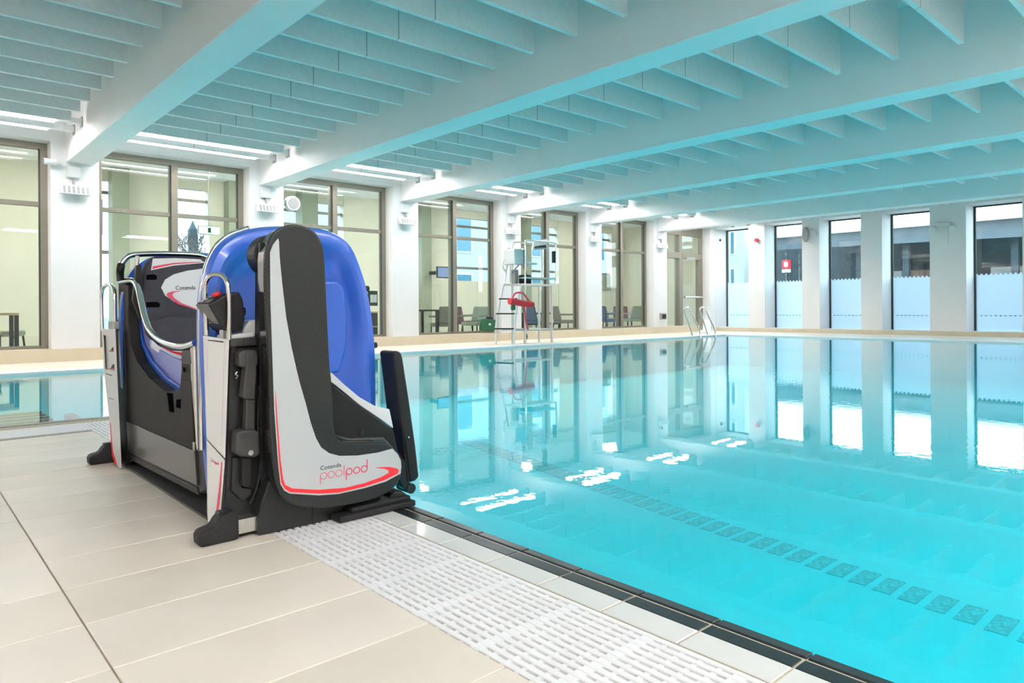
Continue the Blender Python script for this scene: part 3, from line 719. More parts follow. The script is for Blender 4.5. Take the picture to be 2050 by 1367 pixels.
P('slot_mark', M['ink_and_shade'], gt, px(XG - .0075, (366.5, 735), (370, 737), (370, 745), (366.5, 743)), (.002, 0, 0))
P('ramp_panel', M['panelgrey'], PL, px(XG - .006, (252, 843), (389, 903), (394, 972), (257, 905)), (.012, 0, 0), bevel=.002)
P('ramp_frame', M['black'], PL, px(XG + .003, (250, 838), (392, 899), (412, 908), (412, 980), (397, 990), (258, 918)), (.03, 0, 0), bevel=.003)
P('ramp_bar', M['dgrey'], PL, px(XG - .002, (257, 908), (394, 976), (398, 992), (262, 921)), (.03, 0, 0), bevel=.004)
P('blue_liner', M['blue'], PL, px(XG + .052, (255, 576), (268, 576), (275, 640), (285, 690), (305, 725), (335, 758), (368, 780), (368, 810), (340, 800), (300, 772), (270, 730), (255, 690)), (.012, 0, 0), bevel=.004)
P('inner_panel', M['lilac'], PL, px(XG + .068, (263, 582), (273, 580), (280, 625), (290, 668), (310, 694), (338, 712), (370, 724), (370, 800), (340, 785), (305, 750), (280, 705), (268, 655)), (.012, 0, 0), bevel=.004)
T('gate_rail', M['chrome'], PL, curve([PX(240, 564, .94), PX(255, 562, .94), PX(267, 562, .935), PX(276, 575, .93), PX(283, 605, .93), PX(291, 638, .93), PX(300, 660, .93), PX(318, 679, .93), PX(345, 691, .93), PX(370, 693, .93), PX(392, 686, .93)], 6), .0150, 14)
T('hinge_tube', M['steel'], PL, [PX(391, 692, .945), PX(397, 940, .945)], .019, 16)
bm = NB(); q = PX(391, 692, .945); cyl(bm, q - Vector((0, 0, .002)), q + Vector((0, 0, .006)), .021, 18); obj('tube_cap', bm, M['black'], PL)
T('tall_tube', M['steel'], PL, [PX(401.5, 700, .93), PX(412, 900, .93)], .007, 10)
P('wood_strip', M['cream'], PL, px(.945, (388, 900), (397, 905), (400, 943), (391, 943)), (.02, 0, 0))
T('cable', M['cyan'], PL, curve([PX(404, 800, .96), PX(405, 870, .96), PX(406, 935, .96)]), .004, 8)
T('cable', M['ink_and_shade'], PL, curve([PX(398, 790, .95), PX(400, 850, .95), PX(406, 880, .95)]), .007, 8)
P('hinge_foot', M['black'], PL, px(.94, (394, 945), (412, 942), (414, 985), (396, 992)), (.05, 0, 0), bevel=.006)
B('floor_mat', M['mgrey'], PL, .915, 1.50, 2.70, 4.03, .002, .010, bevel=.002)
B('platform', M['dgrey'], PL, .99, 1.56, 2.72, 4.05, .10, .135, bevel=.008)
# rear end
P('rear_tower', M['black'], PL, px(.925, (228, 657), (247, 640), (252, 800), (254, 928), (243, 934), (234, 800)), (.06, 0, 0), bevel=.003)
B('rear_base', M['carbon2'], PL, .99, 1.52, 3.98, 4.24, .0, .15, bevel=.008)
rc = P('rear_column', M['white'], PL, px(.885, (203, 658), (231, 661), (243.5, 936), (228, 922)), (.014, 0, 0))
bpy.data.objects.remove(rc)
XR = .885
bm = NB()
for q in ([(203, 658), (231, 661), (231.6, 674), (204, 670)], [(204, 670), (207.6, 671), (211, 741), (207.5, 738)], [(226, 673), (231.6, 674), (234.5, 744), (230.5, 744)], [(207.5, 738), (234.5, 744), (243.5, 936), (239, 937), (228, 922)]):
    prism(bm, px(XR, *q), (.012, .06, 0))
rc = obj('rear_column', bm, M['white'], PL)
P('niche_back', M['white'], rc, [p + Vector((.011, .055, 0)) for p in px(XR, (205, 671), (228, 674), (232, 744), (209, 739))], (.003, .01, 0))
for v in (700, 735):
    P('red_clip', M['redp'], rc, px(XR + .004, (219, v + 2), (229, v + 3), (229, v + 5), (219, v + 4)), (.008, .03, 0))
    P('black_clip', M['black'], rc, px(XR + .006, (222, v + 2), (224, v - 4), (229, v - 6), (229, v + 2)), (.006, .025, 0))
for q in ([(212, 747.5), (224, 751), (224, 752.2), (212, 748.7)], [(217, 796), (227, 799), (227, 799.8), (217, 796.8)]): P('seam', M['ink_and_shade'], rc, px(XR - .001, *q), (.002, 0, 0))
P('red_stripe', M['red'], rc, px(XR - .001, (219.5, 845), (221, 845), (226, 905), (235, 933), (231, 931), (224, 912)), (.0015, 0, 0))
T('rear_loop', M['chrome'], PL, curve([PX(u, v, .905) for u, v in ((205.5, 662), (204, 620), (203.5, 592), (206, 578), (213, 571), (221, 571), (227.5, 578), (229.5, 595), (230, 625), (231, 662))], 5), .0105, 12)
B('loop_bracket', M['greyp'], PL, .895, .915, 4.10, 4.26, .715, .755, bevel=.003)
P('rear_flap', M['black'], PL, px(.93, (231, 652), (239, 630), (245, 628), (246, 655)), (.05, 0, 0))
YRR = 4.045
T('rear_rail', M['chrome'], PL, curve([PY(u, v, YRR) for u, v in ((241.5, 548), (243, 532), (250, 519), (265, 510.5), (300, 508), (345, 508), (385, 509.5), (410, 514), (450, 528), (480, 560), (490, 620))], 6), .0150, 14)
T('rail_sleeve', M['dgrey'], PL, curve([PY(242.5, 530, 4.04), PY(240.5, 543, 4.04), PX(241, 560, .94)]), .019, 12)
T('seat_upright', M['steel'], PL, [PY(275, 512, 3.98), PY(274, 540, 3.98)], .010, 10)
P('seat_arm', M['dgrey'], PL, py(3.865, (273, 531), (284, 529), (284, 600), (287, 640), (281, 640), (266, 600)), (0, .03, 0), bevel=.004)
sb = P('seat_back', M['uphol'], PL, py(3.90, (288, 545), (296, 525), (310, 515), (350, 512), (400, 514), (470, 520), (500, 545), (500, 640), (400, 634), (340, 637), (293, 648), (284, 600)), (0, .07, 0), bevel=.012, seg=3)
P('white_decal', M['white'], sb, py(3.898, (305.9, 517.6), (350, 516.5), (400.7, 519), (410, 526), (403, 526.5), (348, 531.6), (302.4, 541)), (0, .0015, 0))
P('red_stripe', M['softred'], sb, py(3.8965, (305, 538.6), (306, 533), (348, 526), (402, 523.5), (402, 525), (348, 529)), (0, .0012, 0))
P('white_decal', M['white'], sb, py(3.898, (322.6, 575.5), (330.5, 559.7), (348, 549), (374, 542), (404, 537.8), (450, 536), (450, 628), (392, 619.6), (369, 612.4), (348, 603.6), (330.5, 591.3)), (0, .0015, 0))
P('red_stripe', M['softred'], sb, py(3.8965, (366, 581.7), (345, 583.4), (336, 586), (333, 589.5), (337.5, 595.7), (357, 608.9), (392, 619), (392, 617), (364, 607), (350, 597.5), (345, 590.5), (348, 585.5)), (0, .0012, 0))
text('Cotenda', (351.5, 580.2), (391.5, 579.2), lambda u, v: PY(u, v, 3.8962), 'lettering', M['ink_and_shade'], sb)
for v, w2 in ((554, 22), (609, 28)):
    P('strap_slot_shade', M['ink_and_shade'], sb, py(3.8985, (293, v - 4), (293 + w2 - 6, v - 5), (293 + w2, v - 1), (293 + w2 - 2, v + 6), (293, v + 6)), (0, .001, 0))  # no real groove: flat patches carry the groove shade as colour
P('seat_leaf', M['uphol'], PL, [PY(291, 645, 3.86), PY(340, 633, 3.86), PY(400, 629, 3.86), PY(500, 630, 3.86), PY(500, 715, 3.78), PY(400, 715, 3.78), PY(330, 700, 3.78), PY(296, 670, 3.82)], (0, .05, .0), bevel=.008, seg=3)
P('seat_front', M['white'], PL, py(3.70, (304, 680), (318, 692), (345, 702), (380, 704), (380, 722), (345, 716), (315, 705), (304, 697)), (0, .03, 0), bevel=.003)
P('seat_stripe', M['red'], PL, py(3.698, (320, 693), (348, 703), (372, 707), (372, 714), (345, 706)), (0, .0015, 0))
bm = NB(); cc = PY(292, 620, 3.795); cyl(bm, cc, cc + Vector((0, -.006, 0)), .012, 16); obj('seat_bolt', bm, M['chrome'], PL)

# ================================================================== LIFEGUARD CHAIR
YA, YZ = 11.57, 12.0
LC = thing('lifeguard_chair', 'tall white and steel lifeguard chair with ladder at the far pool edge', 'lifeguard chair', (11.0, 11.8, 0))
def lz(x, y): return (960 + x * .1756, 460 + y * .1756)
def la(x, y): u, v = lz(x, y); return PY(u, v, YA)
def lb(x, y): u, v = lz(x, y); return PY(u, v, YZ)
ft = la(390, 1310); ft.z = 0
fr_ = la(825, 1285); fr_.z = 0
lad = [ft, la(410, 960), la(440, 800), la(475, 640)]
rl = [lb(185, 1305), lb(205, 960), lb(238, 795), lb(280, 610)]; rl[0].z = 0
T('ladder_rail', M['white'], LC, lad, .028); T('ladder_rail', M['white'], LC, rl, .022)
for y, xa_, xb_ in ((1135, 185, 392), (963, 205, 412), (795, 238, 442)):
    p, q = lb(xa_, y), la(xb_, y); dx = Vector((.05, 0, 0)); up_ = Vector((0, 0, .03))
    P('rung', M['dgrey'], LC, [p - dx, q - dx, q + dx, p + dx], up_)
zp = la(600, 620).z; xl, xr = la(470, 620).x, la(860, 620).x
P('platform', M['steel'], LC, [Vector((lb(280, 620).x, YZ + .02, zp - .03)), Vector((xl, YA - .02, zp - .03)), Vector((xr, YA - .02, zp - .03)), Vector((xr, YZ + .02, zp - .03))], (0, 0, .04))
B('footboard', M['white'], LC, la(530, 545).x, xr, YA - .03, YZ + .03, la(600, 548).z - .02, la(600, 548).z + .02)
for y in (YA, YZ):
    T('leg', M['steel'], LC, [(fr_.x, y, 0), (fr_.x, y, zp)], .03)
    T('leg', M['steel'], LC, [(la(520, 1000).x, y, 0), (la(520, 1000).x, y, zp)], .028)
    T('guard_rail', M['chrome'], LC, curve([(la(520, 630).x, y, zp), (la(520, 300).x, y, la(520, 300).z), (la(522, 150).x, y, la(522, 150).z), (la(545, 125).x, y, la(545, 125).z), (la(700, 132).x, y, la(700, 132).z), (la(850, 150).x, y, la(850, 150).z), (la(868, 200).x, y, la(868, 200).z), (la(868, 500).x, y, la(868, 500).z), (la(862, 640).x, y, la(862, 640).z)], 5), .022)
    T('base_rail', M['steel'], LC, [(ft.x + .05, y, la(500, 1140).z), (fr_.x, y, la(500, 1140).z)], .024)
T('hand_loop', M['chrome'], LC, curve([lb(280, 610), lb(300, 485), lb(268, 430), lb(280, 310), lb(305, 225), lb(335, 215), lb(350, 240), lb(320, 400), lb(298, 490)], 5), .02)
T('hand_loop', M['chrome'], LC, curve([lb(335, 220), lb(400, 222), la(480, 225), la(520, 228)], 5), .02)
st = B('seat', M['white'], LC, la(520, 380).x, la(680, 380).x, YA + .04, YZ - .04, la(600, 395).z, la(600, 365).z, bevel=.03, seg=3)
P('backrest', M['white'], LC, [la(395, 390) + Vector((.05, .03, 0)), la(385, 210) + Vector((.05, .03, 0)), la(520, 210) + Vector((.05, .03, 0)), la(560, 385) + Vector((.05, .03, 0))], (0, YZ - YA - .06, 0), bevel=.02, seg=3)
T('seat_brace', M['steel'], LC, [la(420, 395) + Vector((0, .2, 0)), la(420, 600) + Vector((0, .2, 0))], .022)
T('seat_brace', M['steel'], LC, [la(515, 395) + Vector((0, .2, 0)), la(425, 500) + Vector((0, .2, 0))], .018)
bm = NB(); q = la(490, 500); box(bm, q.x - .04, q.x + .06, YA + .2, YA + .34, zp, q.z + .1); obj('storage_box', bm, M['greyp'], LC, bevel=.01)
q = la(580, 560); B('foot_pedal', M['black'], LC, q.x - .1, q.x + .15, YA + .12, YA + .3, q.z - .1, q.z + .1, bevel=.02)
T('pedal_strap', M['black'], LC, [la(575, 400) + Vector((0, .2, 0)), la(610, 570) + Vector((0, .2, 0))], .025)
q = la(845, 310); B('radio', M['black'], LC, q.x - .03, q.x + .03, YA - .04, YA + .04, q.z - .14, q.z + .14, bevel=.01)
T('floor_hose', M['black'], LC, curve([la(615, 650) + Vector((0, .3, 0)), la(620, 900) + Vector((0, .3, 0)), la(605, 1100) + Vector((0, .3, 0)), la(640, 1220) + Vector((0, .3, 0)), Vector((la(610, 1280).x, YA + .3, .03))], 5), .02)
mn = thing('tilted_screen', 'tilted dark screen in a white frame on top of the lifeguard chair', 'screen', la(740, 230))
P('screen_frame', M['white'], mn, [la(640, 225) + Vector((0, .1, 0)), la(690, 110) + Vector((0, .2, 0)), la(838, 95) + Vector((0, .2, 0)), la(805, 215) + Vector((0, .1, 0))], (.0, .03, 0))
P('screen_glass', M['gloss'], mn, [la(660, 215) + Vector((0, .098, 0)), la(700, 130) + Vector((0, .198, 0)), la(820, 115) + Vector((0, .198, 0)), la(795, 205) + Vector((0, .098, 0))], (0, .004, 0))
rt = thing('rescue_tube', 'red rescue tube with strap hanging on the lifeguard chair ladder', 'rescue tube', la(440, 840) + Vector((0, -.06, 0)))
T('float', M['redp'], rt, curve([la(310, 815) + Vector((0, -.1, 0)), la(380, 825) + Vector((0, -.1, 0)), la(480, 845) + Vector((0, -.1, 0)), la(570, 855) + Vector((0, -.1, 0))]), .072, 12)
T('strap', M['softred'], rt, curve([la(335, 795) + Vector((0, -.1, 0)), la(375, 725) + Vector((0, -.1, 0)), la(455, 722) + Vector((0, -.1, 0)), la(500, 770) + Vector((0, -.1, 0)), la(550, 835) + Vector((0, -.1, 0))], 5), .02, 8)
T('tow_line', M['softred'], rt, curve([la(470, 860) + Vector((0, -.1, 0)), la(485, 950) + Vector((0, -.1, 0)), la(495, 1050) + Vector((0, -.1, 0)), la(520, 1135) + Vector((0, -.1, 0))]), .022, 8)
q = la(347, 865); tag(B('whistle_pouch', M['green'], None, q.x - .05, q.x + .05, YA - .14, YA - .07, q.z - .10, q.z + .015, bevel=.02), 'small green pouch hanging under the red rescue tube', 'pouch')
gz = .206; gb = PY(979, 655, 13.0); fx = thing('first_aid_case', 'green first aid case with white cross on the window ledge', 'case', (gb.x, 13.28, gz))
P('case_body', M['green'], fx, [PY(966, 662, 13.2), PY(970, 638, 13.2), PY(993, 640, 13.2), PY(990, 663, 13.2)], (0, .15, 0), bevel=.02, seg=3)
P('handle', M['black'], fx, [PY(974, 640, 13.22), PY(976, 634, 13.22), PY(986, 635, 13.22), PY(987, 641, 13.22)], (0, .04, 0))
P('cross', M['white'], fx, [PY(978.5, 647, 13.195), PY(983, 647, 13.195), PY(983, 651, 13.195), PY(978.5, 651, 13.195)], (0, .004, 0))

# pool ladder
pl = thing('pool_ladder', 'pair of chrome grab rails over the far pool edge near the door', 'pool ladder', (17.45, 11.4, 0))
for x in (17.25, 18.05):
    T('rail', M['chrome'], pl, curve([(x, 11.36, 0), (x, 11.50, .4), (x, 11.62, .70), (x, 11.58, .81), (x, 11.46, .79), (x, 11.30, .5), (x, 11.10, .05), (x, 11.06, -.6)], 5), .026)
for z in (-.15, -.45): T('step', M['chrome'], pl, [(17.25, 11.06, z), (18.05, 11.06, z)], .03)

# ================================================================== WALL DEVICES
wherel = ['leftmost pier beside the cut window', 'second pier, behind the pool lift', 'third pier, right of the pool lift', 'pier left of the lifeguard chair', 'pier right of the lifeguard chair', 'pier left of the glazed door']
for k in range(6):
    x = 2.28 + BP * k
    t = thing('spotlight_panel', f'white six lamp emergency spotlight on the {wherel[k]}', 'emergency light', (x, W - .1, 2.62), 'emergency spotlights on the piers')
    B('junction_box', M['white'], t, x - .10, x + .09, W - .08, W - .001, 2.98, 3.16, bevel=.008)
    T('stem', M['greyp'], t, [(x, W - .05, 2.98), (x, W - .05, 2.86)], .02)
    P('lamp_head', M['white'], t, [(x - .20, W - .17, 2.70), (x - .20, W - .12, 2.86), (x + .22, W - .12, 2.86), (x + .22, W - .17, 2.70)], (0, .10, .0), bevel=.006)
    for i in range(6):
        xx = x - .165 + i * .065
        P('lens', M['greyp'], t, [(xx, W - .1735, 2.72), (xx, W - .1275, 2.835), (xx + .035, W - .1275, 2.835), (xx + .035, W - .1735, 2.72)], (0, .004, 0))
def cctv(p, d, label):
    t = thing('security_camera', label, 'camera', p); p = Vector(p); d = Vector(d)
    bm = NB(); cyl(bm, p, p + d * .18, .05, 16); obj('body', bm, M['white'], t)
    bm = NB(); cyl(bm, p + d * .18, p + d * .19, .04, 16); obj('lens', bm, M['gloss'], t)
    bm = NB(); cyl(bm, p + Vector((-d.y * .0, 0, 0)), p - d * .06, .03, 10); obj('arm', bm, M['white'], t)
q = PY(96, 323, W - .08); cctv((q.x + .12, W - .08, q.z), (-1, 0, 0), 'white bullet camera beside the leftmost window')
q = PX(1446, 480, XF - .1); cctv((XF - .055, q.y, q.z), (-.95, .0, -.1), 'small white camera in the corner above the glazed door')
q = PX(1517, 481, XF); t = thing('alarm_sounder', 'small red alarm sounder on the end wall pier', 'alarm', (XF - .06, q.y, q.z))
bm = NB(); cyl(bm, (XF - .01, q.y, q.z), (XF - .05, q.y, q.z), .07, 16); obj('base', bm, M['white'], t)
bm = NB(); cyl(bm, (XF - .05, q.y, q.z), (XF - .14, q.y, q.z), .065, 16); obj('horn', bm, M['redp'], t, bevel=.01)
q = PX(1616, 470, XF); t = thing('wall_speaker', 'pale oval loudspeaker on the second end wall pier', 'speaker', (XF - .1, q.y, q.z))
pts = [Vector((XF - .16, q.y + .10 * math.cos(a), q.z + .24 * math.sin(a))) for a in [6.2832 * i / 24 for i in range(24)]]
P('cabinet', M['greyp'], t, pts, (.10, 0, 0), bevel=.02, seg=3); B('bracket', M['white'], t, XF - .08, XF - .001, q.y - .28, q.y + .03, q.z - .06, q.z + .10, bevel=.01)
q = PX(1890, 452, XF); t = thing('twin_spotlight', 'white twin head emergency spotlight on the broad end wall pier', 'emergency light', (XF - .1, q.y, q.z))
B('body', M['white'], t, XF - .10, XF - .001, q.y - .17, q.y + .17, q.z - .03, q.z + .09, bevel=.015)
for s_ in (-1, 1):
    bm = NB(); cyl(bm, (XF - .06, q.y + s_ * .22, q.z - .06), (XF - .18, q.y + s_ * .24, q.z - .10), .085, 18); obj('lamp_head', bm, M['white'], t, bevel=.02)
T('cable', M['white'], t, [(XF - .01, q.y - .1, q.z - .05), (XF - .01, q.y - .1, q.z - .5)], .012)
q = PY(1325, 633, W); t = thing('wall_socket', 'grey weatherproof socket low on the pier by the glazed door', 'socket', (q.x, W - .05, q.z))
B('box', M['greyp'], t, q.x - .13, q.x + .13, W - .09, W - .001, q.z - .10, q.z + .10, bevel=.015); B('cover', M['dgrey'], t, q.x - .10, q.x + .10, W - .10, W - .09, q.z - .07, q.z + .06, bevel=.005)
q = PY(580, 409, W + .2); t = thing('wall_speaker', 'round grey loudspeaker at the edge of the third pier window', 'speaker', (q.x, W + .1, q.z))
bm = NB(); cyl(bm, (q.x, W + .16, q.z), (q.x, W + .02, q.z), .15, 24); obj('cabinet', bm, M['white'], t, bevel=.02)
bm = NB(); cyl(bm, (q.x, W + .02, q.z), (q.x, W + .01, q.z), .11, 24); obj('cone', bm, M['greyp'], t)
T('bracket', M['steel'], t, [(q.x - .25, W + .1, q.z), (q.x - .12, W + .1, q.z)], .02)
q = PY(419, 461, 14.5); t = thing('exit_sign', 'lit green and white exit sign hanging in the foyer', 'sign', (q.x, 14.5, q.z))
B('case', M['white'], t, q.x - .22, q.x + .22, 14.5, 14.54, q.z - .09, q.z + .09); B('face', M['exitsign'], t, q.x - .20, q.x + .20, 14.495, 14.5, q.z - .07, q.z + .07)
B('figure', M['green'], t, q.x - .03, q.x + .03, 14.49, 14.495, q.z - .05, q.z + .05)
T('hanger', M['steel'], t, [(q.x, 14.52, q.z + .09), (q.x, 14.52, 4.0)], .01)

# ================================================================== FOYER FURNITURE
def armchair(px_, Y, rot, fabric, label, grp='foyer chairs', arms=True, s=1.0):
    q = PY(px_, 640, Y)
    t = thing('armchair' if arms else 'cafe_chair', label, 'chair', (0, 0, 0), grp)
    def LB(nm, m, *a, **k):
        bm = NB(); box(bm, *a); return obj(nm, bm, m, t, local=True, **k)
    LB('seat', fabric, -.27, .27, -.27, .25, .36, .46, bevel=.03)
    bm = NB(); prism(bm, [(-.27, .20, .46), (.27, .20, .46), (.25, .30, .88), (-.25, .30, .88)], (0, .07, .0)); obj('backrest', bm, fabric, t, local=True, bevel=.03)
    for sx in (-1, 1):
        for yy in (-.24, .26):
            bm = NB(); tube(bm, [(sx * .24, yy * .95, .37), (sx * .27, yy * 1.1, 0)], .018, 8); obj('leg', bm, M['dgrey'] if fabric is not M['greyp'] else M['wood'], t, local=True)
        if arms: LB('armrest', fabric, sx * .30 - .03, sx * .30 + .03, -.22, .26, .60, .65, bevel=.015)
    t.location = (q.x, Y, 0); t.rotation_euler = (0, 0, rot); return t
fab = dict(taupe=mat('taupe_fabric', (.24, .22, .18), .8), grey=mat('grey_fabric', (.20, .22, .21), .8), red=mat('plum_fabric', (.14, .06, .07), .8), navy=mat('navy_fabric', (.06, .09, .16), .8), sage=mat('olive_fabric', (.22, .25, .19), .8), brown=mat('brown_fabric', (.20, .17, .14), .8))
armchair(888, 14.5, 2.9, fab['taupe'], 'taupe armchair seen below the wall screen')
armchair(922, 16.3, 1.9, fab['red'], 'dark plum armchair right of the mullion below the wall screen')
armchair(950, 14.7, -1.3, fab['sage'], 'olive armchair beside the green first aid case')
armchair(1074, 15.0, 1.6, fab['navy'], 'navy chair seen through the lifeguard chair legs', arms=False)
armchair(1130, 14.6, 1.2, fab['brown'], 'brown chair right of the lifeguard chair legs')
armchair(1209, 14.8, 1.7, fab['navy'], 'navy armchair at the left edge of the sixth foyer window')
armchair(1226, 15.7, .4, fab['brown'], 'brown chair just left of the sixth window mullion')
armchair(1264, 14.7, 3.0, fab['sage'], 'olive armchair right of the sixth window mullion')
armchair(1243, 16.4, 2.2, fab['red'], 'dark low chair behind the olive armchair by the sixth window mullion')
armchair(8, 15.6, 1.2, fab['sage'], 'olive chair behind the foyer table at the left picture edge', arms=False)
def table(x0, x1, Y, z, label, legm, topm):
    t = thing('cafe_table', label, 'table', ((x0 + x1) / 2, Y, 0), 'foyer tables')
    B('table_top', topm, t, x0, x1, Y, Y + .75, z - .04, z)
    for x in (x0 + .03, x1 - .03):
        for y in (Y + .05, Y + .70): B('leg', legm, t, x - .03, x + .03, y - .03, y + .03, 0, z - .04)
a = PY(38, 625, 14.3).x
table(a - 1.6, a, 14.3, .79, 'wooden topped foyer table with dark legs at the left picture edge', M['dgrey'], M['wood'])
t = thing('bench', 'low wooden bench in front of the table at the left picture edge', 'bench', (a - 1, 13.95, 0))
B('seat', M['wood'], t, a - 1.7, a - .28, 13.85, 14.15, .44, .48); B('leg', M['dgrey'], t, a - .36, a - .29, 13.87, 14.13, 0, .44); B('leg', M['dgrey'], t, a - 1.65, a - 1.58, 13.87, 14.13, 0, .44)
a = PY(838, 612, 14.3).x
table(a - .1, a + .55, 14.2, .80, 'dark square foyer table left of the taupe armchair', M['dgrey'], M['dgrey'])
a, b2 = PY(1045, 620, 16.2).x, PY(1120, 620, 16.2).x
t = thing('foyer_railing', 'low foyer railing of two dark bars behind the lifeguard chair', 'railing', ((a + b2) / 2, 16.2, 0))
for z in (.28, .62): B('bar', M['dgrey'], t, a, b2, 16.18, 16.22, z, z + .06)
for x in (a, (a + b2) / 2, b2 - .05): B('post', M['dgrey'], t, x, x + .05, 16.18, 16.22, 0, .68)
a = PY(960, 640, 15.6).x; t = thing('magazine_rack', 'thin metal rack between the olive armchair and the green case', 'rack', (a + .2, 15.6, 0))
for i in range(5): T('bar', M['dgrey'], t, [(a + i * .1, 15.6, 0), (a + i * .1, 15.6, .52)], .01, 6)
T('top_rail', M['dgrey'], t, [(a, 15.6, .52), (a + .4, 15.6, .52)], .012, 6)
q = PY(888, 545, YO); t = thing('wall_screen', 'wall mounted television showing a blue picture in the foyer', 'television', (q.x, YO - .05, q.z))
YT = 16.6; q0, q1 = PY(875, 533, YT), PY(900, 557, YT)
B('casing', M['black'], t, q0.x, q1.x, YT, YT + .05, q1.z, q0.z); B('picture', M['screen'], t, q0.x + .03, q1.x - .03, YT - .004, YT, q1.z + .03, q0.z - .03)
B('bracket', M['dgrey'], t, (q0.x + q1.x) / 2 - .05, (q0.x + q1.x) / 2 + .05, YT + .05, YO, (q0.z + q1.z) / 2 - .05, (q0.z + q1.z) / 2 + .05)
q0, q1 = PY(737, 582, 15.4), PY(756, 612, 15.4); t = thing('notice_board', 'dark notice board with pale squares on a stand right of the pool lift', 'notice board', ((q0.x + q1.x) / 2, 15.4, 0))
B('board', M['dgrey'], t, q0.x, q1.x, 15.4, 15.43, q1.z, q0.z)
for i in range(2):
    for j in range(2):
        xx = q0.x + (.22 + .36 * i) * (q1.x - q0.x); zz = q1.z + (.22 + .26 * j) * (q0.z - q1.z)
        B('label_card', M['white'], t, xx, xx + .09, 15.393, 15.4, zz, zz + .1)
B('cabinet', M['dgrey'], t, q0.x, q1.x, 15.4, 15.8, 0, .72); B('shelf', M['wood'], t, q0.x, q1.x, 15.38, 15.8, .36, .39); B('shelf', M['wood'], t, q0.x, q1.x, 15.38, 15.8, .72, .76)
q0, q1 = PY(1205, 541, YO), PY(1221, 575, YO); tag(B('wall_poster', M['sage'], None, q0.x, q1.x, YO - .03, YO - .005, q1.z - .1, q0.z - .2), 'faded grey poster on the foyer wall in the sixth window', 'poster')

# ================================================================== OUTSIDE
def building(name, label, x0, x1, y0, y1, z1, wall, wins_, face, roofm):
    t = thing(name, label, 'building', ((x0 + x1) / 2, (y0 + y1) / 2, -.3))
    B('wall', wall, t, x0, x1, y0, y1, -.3, z1); B('roof', roofm, t, x0 - .3, x1 + .3, y0 - .3, y1 + .3, z1, z1 + .4)
    for (a, b2, c, d) in wins_:
        if face == 'x':
            f = B('window', M['white'], t, x0 - .06, x0 + .02, a, b2, c, d); B('pane', M['extglass'], f, x0 - .08, x0 - .06, a + .08, b2 - .08, c + .08, d - .08)
        else:
            f = B('window', M['white'], t, a, b2, y0 - .06, y0 + .02, c, d); B('pane', M['extglass'], f, a + .08, b2 - .08, y0 - .08, y0 - .06, c + .08, d - .08)
# end wall side
q = [PX(u, 500, 48) for u in (1440, 1489)]
ww = []
for v0_, v1_ in ((390, 430), (463, 510), (537, 572)):
    za, zb = PX(1467, v1_, 48).z, PX(1467, v0_, 48).z
    for u0, u1 in ((1462, 1472), (1443, 1452)):
        ww.append((PX(u1, 500, 48).y, PX(u0, 500, 48).y, za, zb))
building('corner_building', 'cream building with tall windows outside the corner window', 48, 50.5, q[1].y, q[0].y + 6, 14, M['facade'], ww, 'x', M['roof'])
st_ = thing('station_canopy', 'long grey canopy on dark posts across the street', 'canopy', (50, 10, -.3))
def cz(u, v): return PX(u, v, 46)
P('canopy_roof', M['roof'], st_, [(46, 23.5, cz(1560, 470).z), (46, 23.5, cz(1560, 500).z), (46, -14, cz(1990, 490).z), (46, -14, cz(1990, 455).z)], (12, 0, 1.2))
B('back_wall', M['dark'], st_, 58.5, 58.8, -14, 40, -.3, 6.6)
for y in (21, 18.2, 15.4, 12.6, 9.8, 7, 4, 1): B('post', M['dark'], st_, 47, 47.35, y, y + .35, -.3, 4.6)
for y, w_ in ((19.5, 2.0), (16.4, 3.5), (11.5, 3.0), (6, 4)): B('kiosk', M['brick'] if w_ > 3 else M['greyp'], st_, 55, 57, y - w_ / 2, y + w_ / 2, -.3, 3.4)
B('parapet', M['white'], st_, 45.6, 46, -14, 23.5, cz(1800, 452).z - .15, cz(1800, 452).z + .12)
rb = thing('roadside_building', 'brown brick building with dark windows beyond the canopy', 'building', (64, 3, -.3))
B('wall', M['brick'], rb, 60, 70, -16, 12, -.3, 6.2)
for i in range(6): B('window', M['extglass'], rb, 59.9, 60.02, -14 + i * 4.2, -11.5 + i * 4.2, 2.4, 5.2)
q0, q1 = PX(1565, 521, 42), PX(1582, 537, 42)
t = thing('station_sign', 'red and white sign outside the second end wall window', 'sign', (42, (q0.y + q1.y) / 2, -.3))
B('panel', M['redp'], t, 42, 42.08, q1.y, q0.y, q1.z, q0.z); B('white_patch', M['white'], t, 41.98, 42, q1.y + .15, q0.y - .15, q1.z + .12, q0.z - .12); B('lower_panel', M['white'], t, 42, 42.06, q1.y, q0.y, q1.z - .25, q1.z - .05)
T('post', M['dgrey'], t, [(42.05, (q0.y + q1.y) / 2, -.3), (42.05, (q0.y + q1.y) / 2, q1.z - .2)], .07)
for i, y in enumerate((15.0, 10.2, 5.2)):
    t = thing('parked_car', ['dark blue car parked across the street', 'white car parked across the street', 'brown car parked across the street'][i], 'car', (43, y, -.3), 'cars across the street')
    cm = (M['extglass'], M['white'], M['brick'])[i]
    P('body', cm, t, [(42.2, y - 2.1, .0), (42.2, y - 2.1, .55), (42.2, y - 1.3, .65), (42.2, y + 1.3, .7), (42.2, y + 2.1, .6), (42.2, y + 2.1, .0)], (1.7, 0, 0), bevel=.1)
    P('cabin', M['gloss'], t, [(42.3, y - 1.2, .65), (42.3, y - .7, 1.15), (42.3, y + .8, 1.15), (42.3, y + 1.4, .68)], (1.5, 0, 0), bevel=.08)
    for yy in (-1.35, 1.35):
        for xx in (42.2, 43.7):
            bm = NB(); cyl(bm, (xx, y + yy, .02), (xx + .2, y + yy, .02), .32, 18); obj('wheel', bm, M['rubber'], t)
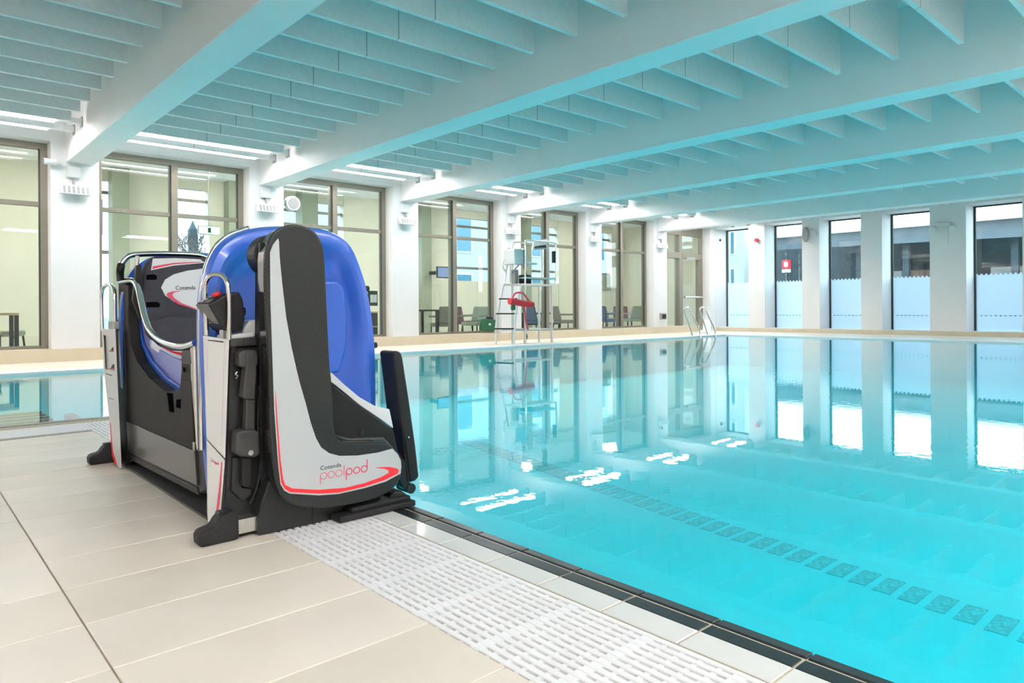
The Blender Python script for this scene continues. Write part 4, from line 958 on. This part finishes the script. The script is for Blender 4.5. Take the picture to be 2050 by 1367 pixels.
# foyer side
def pz(u, v, Y): return PY(u, v, Y)
ws = []
for i in range(9):
    for j in range(4): ws.append((18.5 + i * 3.0, 19.7 + i * 3.0, .8 + j * 3.3, 2.9 + j * 3.3))
building('street_building', 'pale blue building across the street behind the foyer', 17, 46, 32, 42, 15, M['sky_blue'], ws, 'y', M['roof'])
sp_ = PY(386, 450, 70); t = thing('church_tower', 'distant dark church tower with pointed spire seen through the second foyer window', 'tower', (sp_.x, 70, -.3))
zt = PY(386, 459, 70).z; zr = PY(386, 442, 70).z
B('tower', M['dark'], t, sp_.x - .35, sp_.x + .35, 69.6, 70.4, -.3, zt)
bm = NB(); tube(bm, [(sp_.x, 70, zt), (sp_.x, 70, zr)], [.4, .04], 8); obj('spire', bm, M['dark'], t)
def tree(u, Y, hgt, label):
    b0 = PY(u, 600, Y); t = thing('bare_tree', label, 'tree', (b0.x, Y, -.3), 'bare street trees')
    rnd = random.Random(int(u)); bm = NB()
    tube(bm, [(b0.x, Y, -.3), (b0.x + .1, Y, hgt * .35)], [.22, .14], 8); obj('trunk', bm, M['bark'], t)
    bm = NB()
    def grow(p, d, L, r, lev):
        e = p + d * L; tube(bm, [p, (p + e) / 2 + Vector((rnd.uniform(-.1, .1), 0, 0)) * L, e], [r, r * .8, r * .6], 5, False)
        if lev < 4:
            for i in range(3):
                d2 = (d + Vector((rnd.uniform(-.9, .9), rnd.uniform(-.9, .9), rnd.uniform(-.1, .6)))).normalized(); grow(e, d2, L * .72, r * .6, lev + 1)
    for i in range(4): grow(Vector((b0.x + .1, Y, hgt * .33)), Vector((rnd.uniform(-.7, .7), rnd.uniform(-.7, .7), 1)).normalized(), hgt * .2, .09, 0)
    obj('branches', bm, M['bark'], t)
tree(357, 46, 7, 'bare tree left of the distant church tower'); tree(88, 30, 9, 'bare tree outside the leftmost foyer window'); tree(405, 55, 8, 'bare tree right of the distant church tower')
t = thing('banner', 'purple banner hanging outside at the left edge of the second foyer window', 'banner', (PY(203, 420, 19).x, 19, 0))
q0, q1 = PY(196, 398, 19), PY(206, 470, 19)
B('cloth', mat('purple_cloth', (.14, .08, .42), .7), t, q0.x, q1.x, 19, 19.03, q1.z, q0.z); T('pole', M['steel'], t, [(q0.x, 19.02, -.3), (q0.x, 19.02, q0.z + .2)], .03)
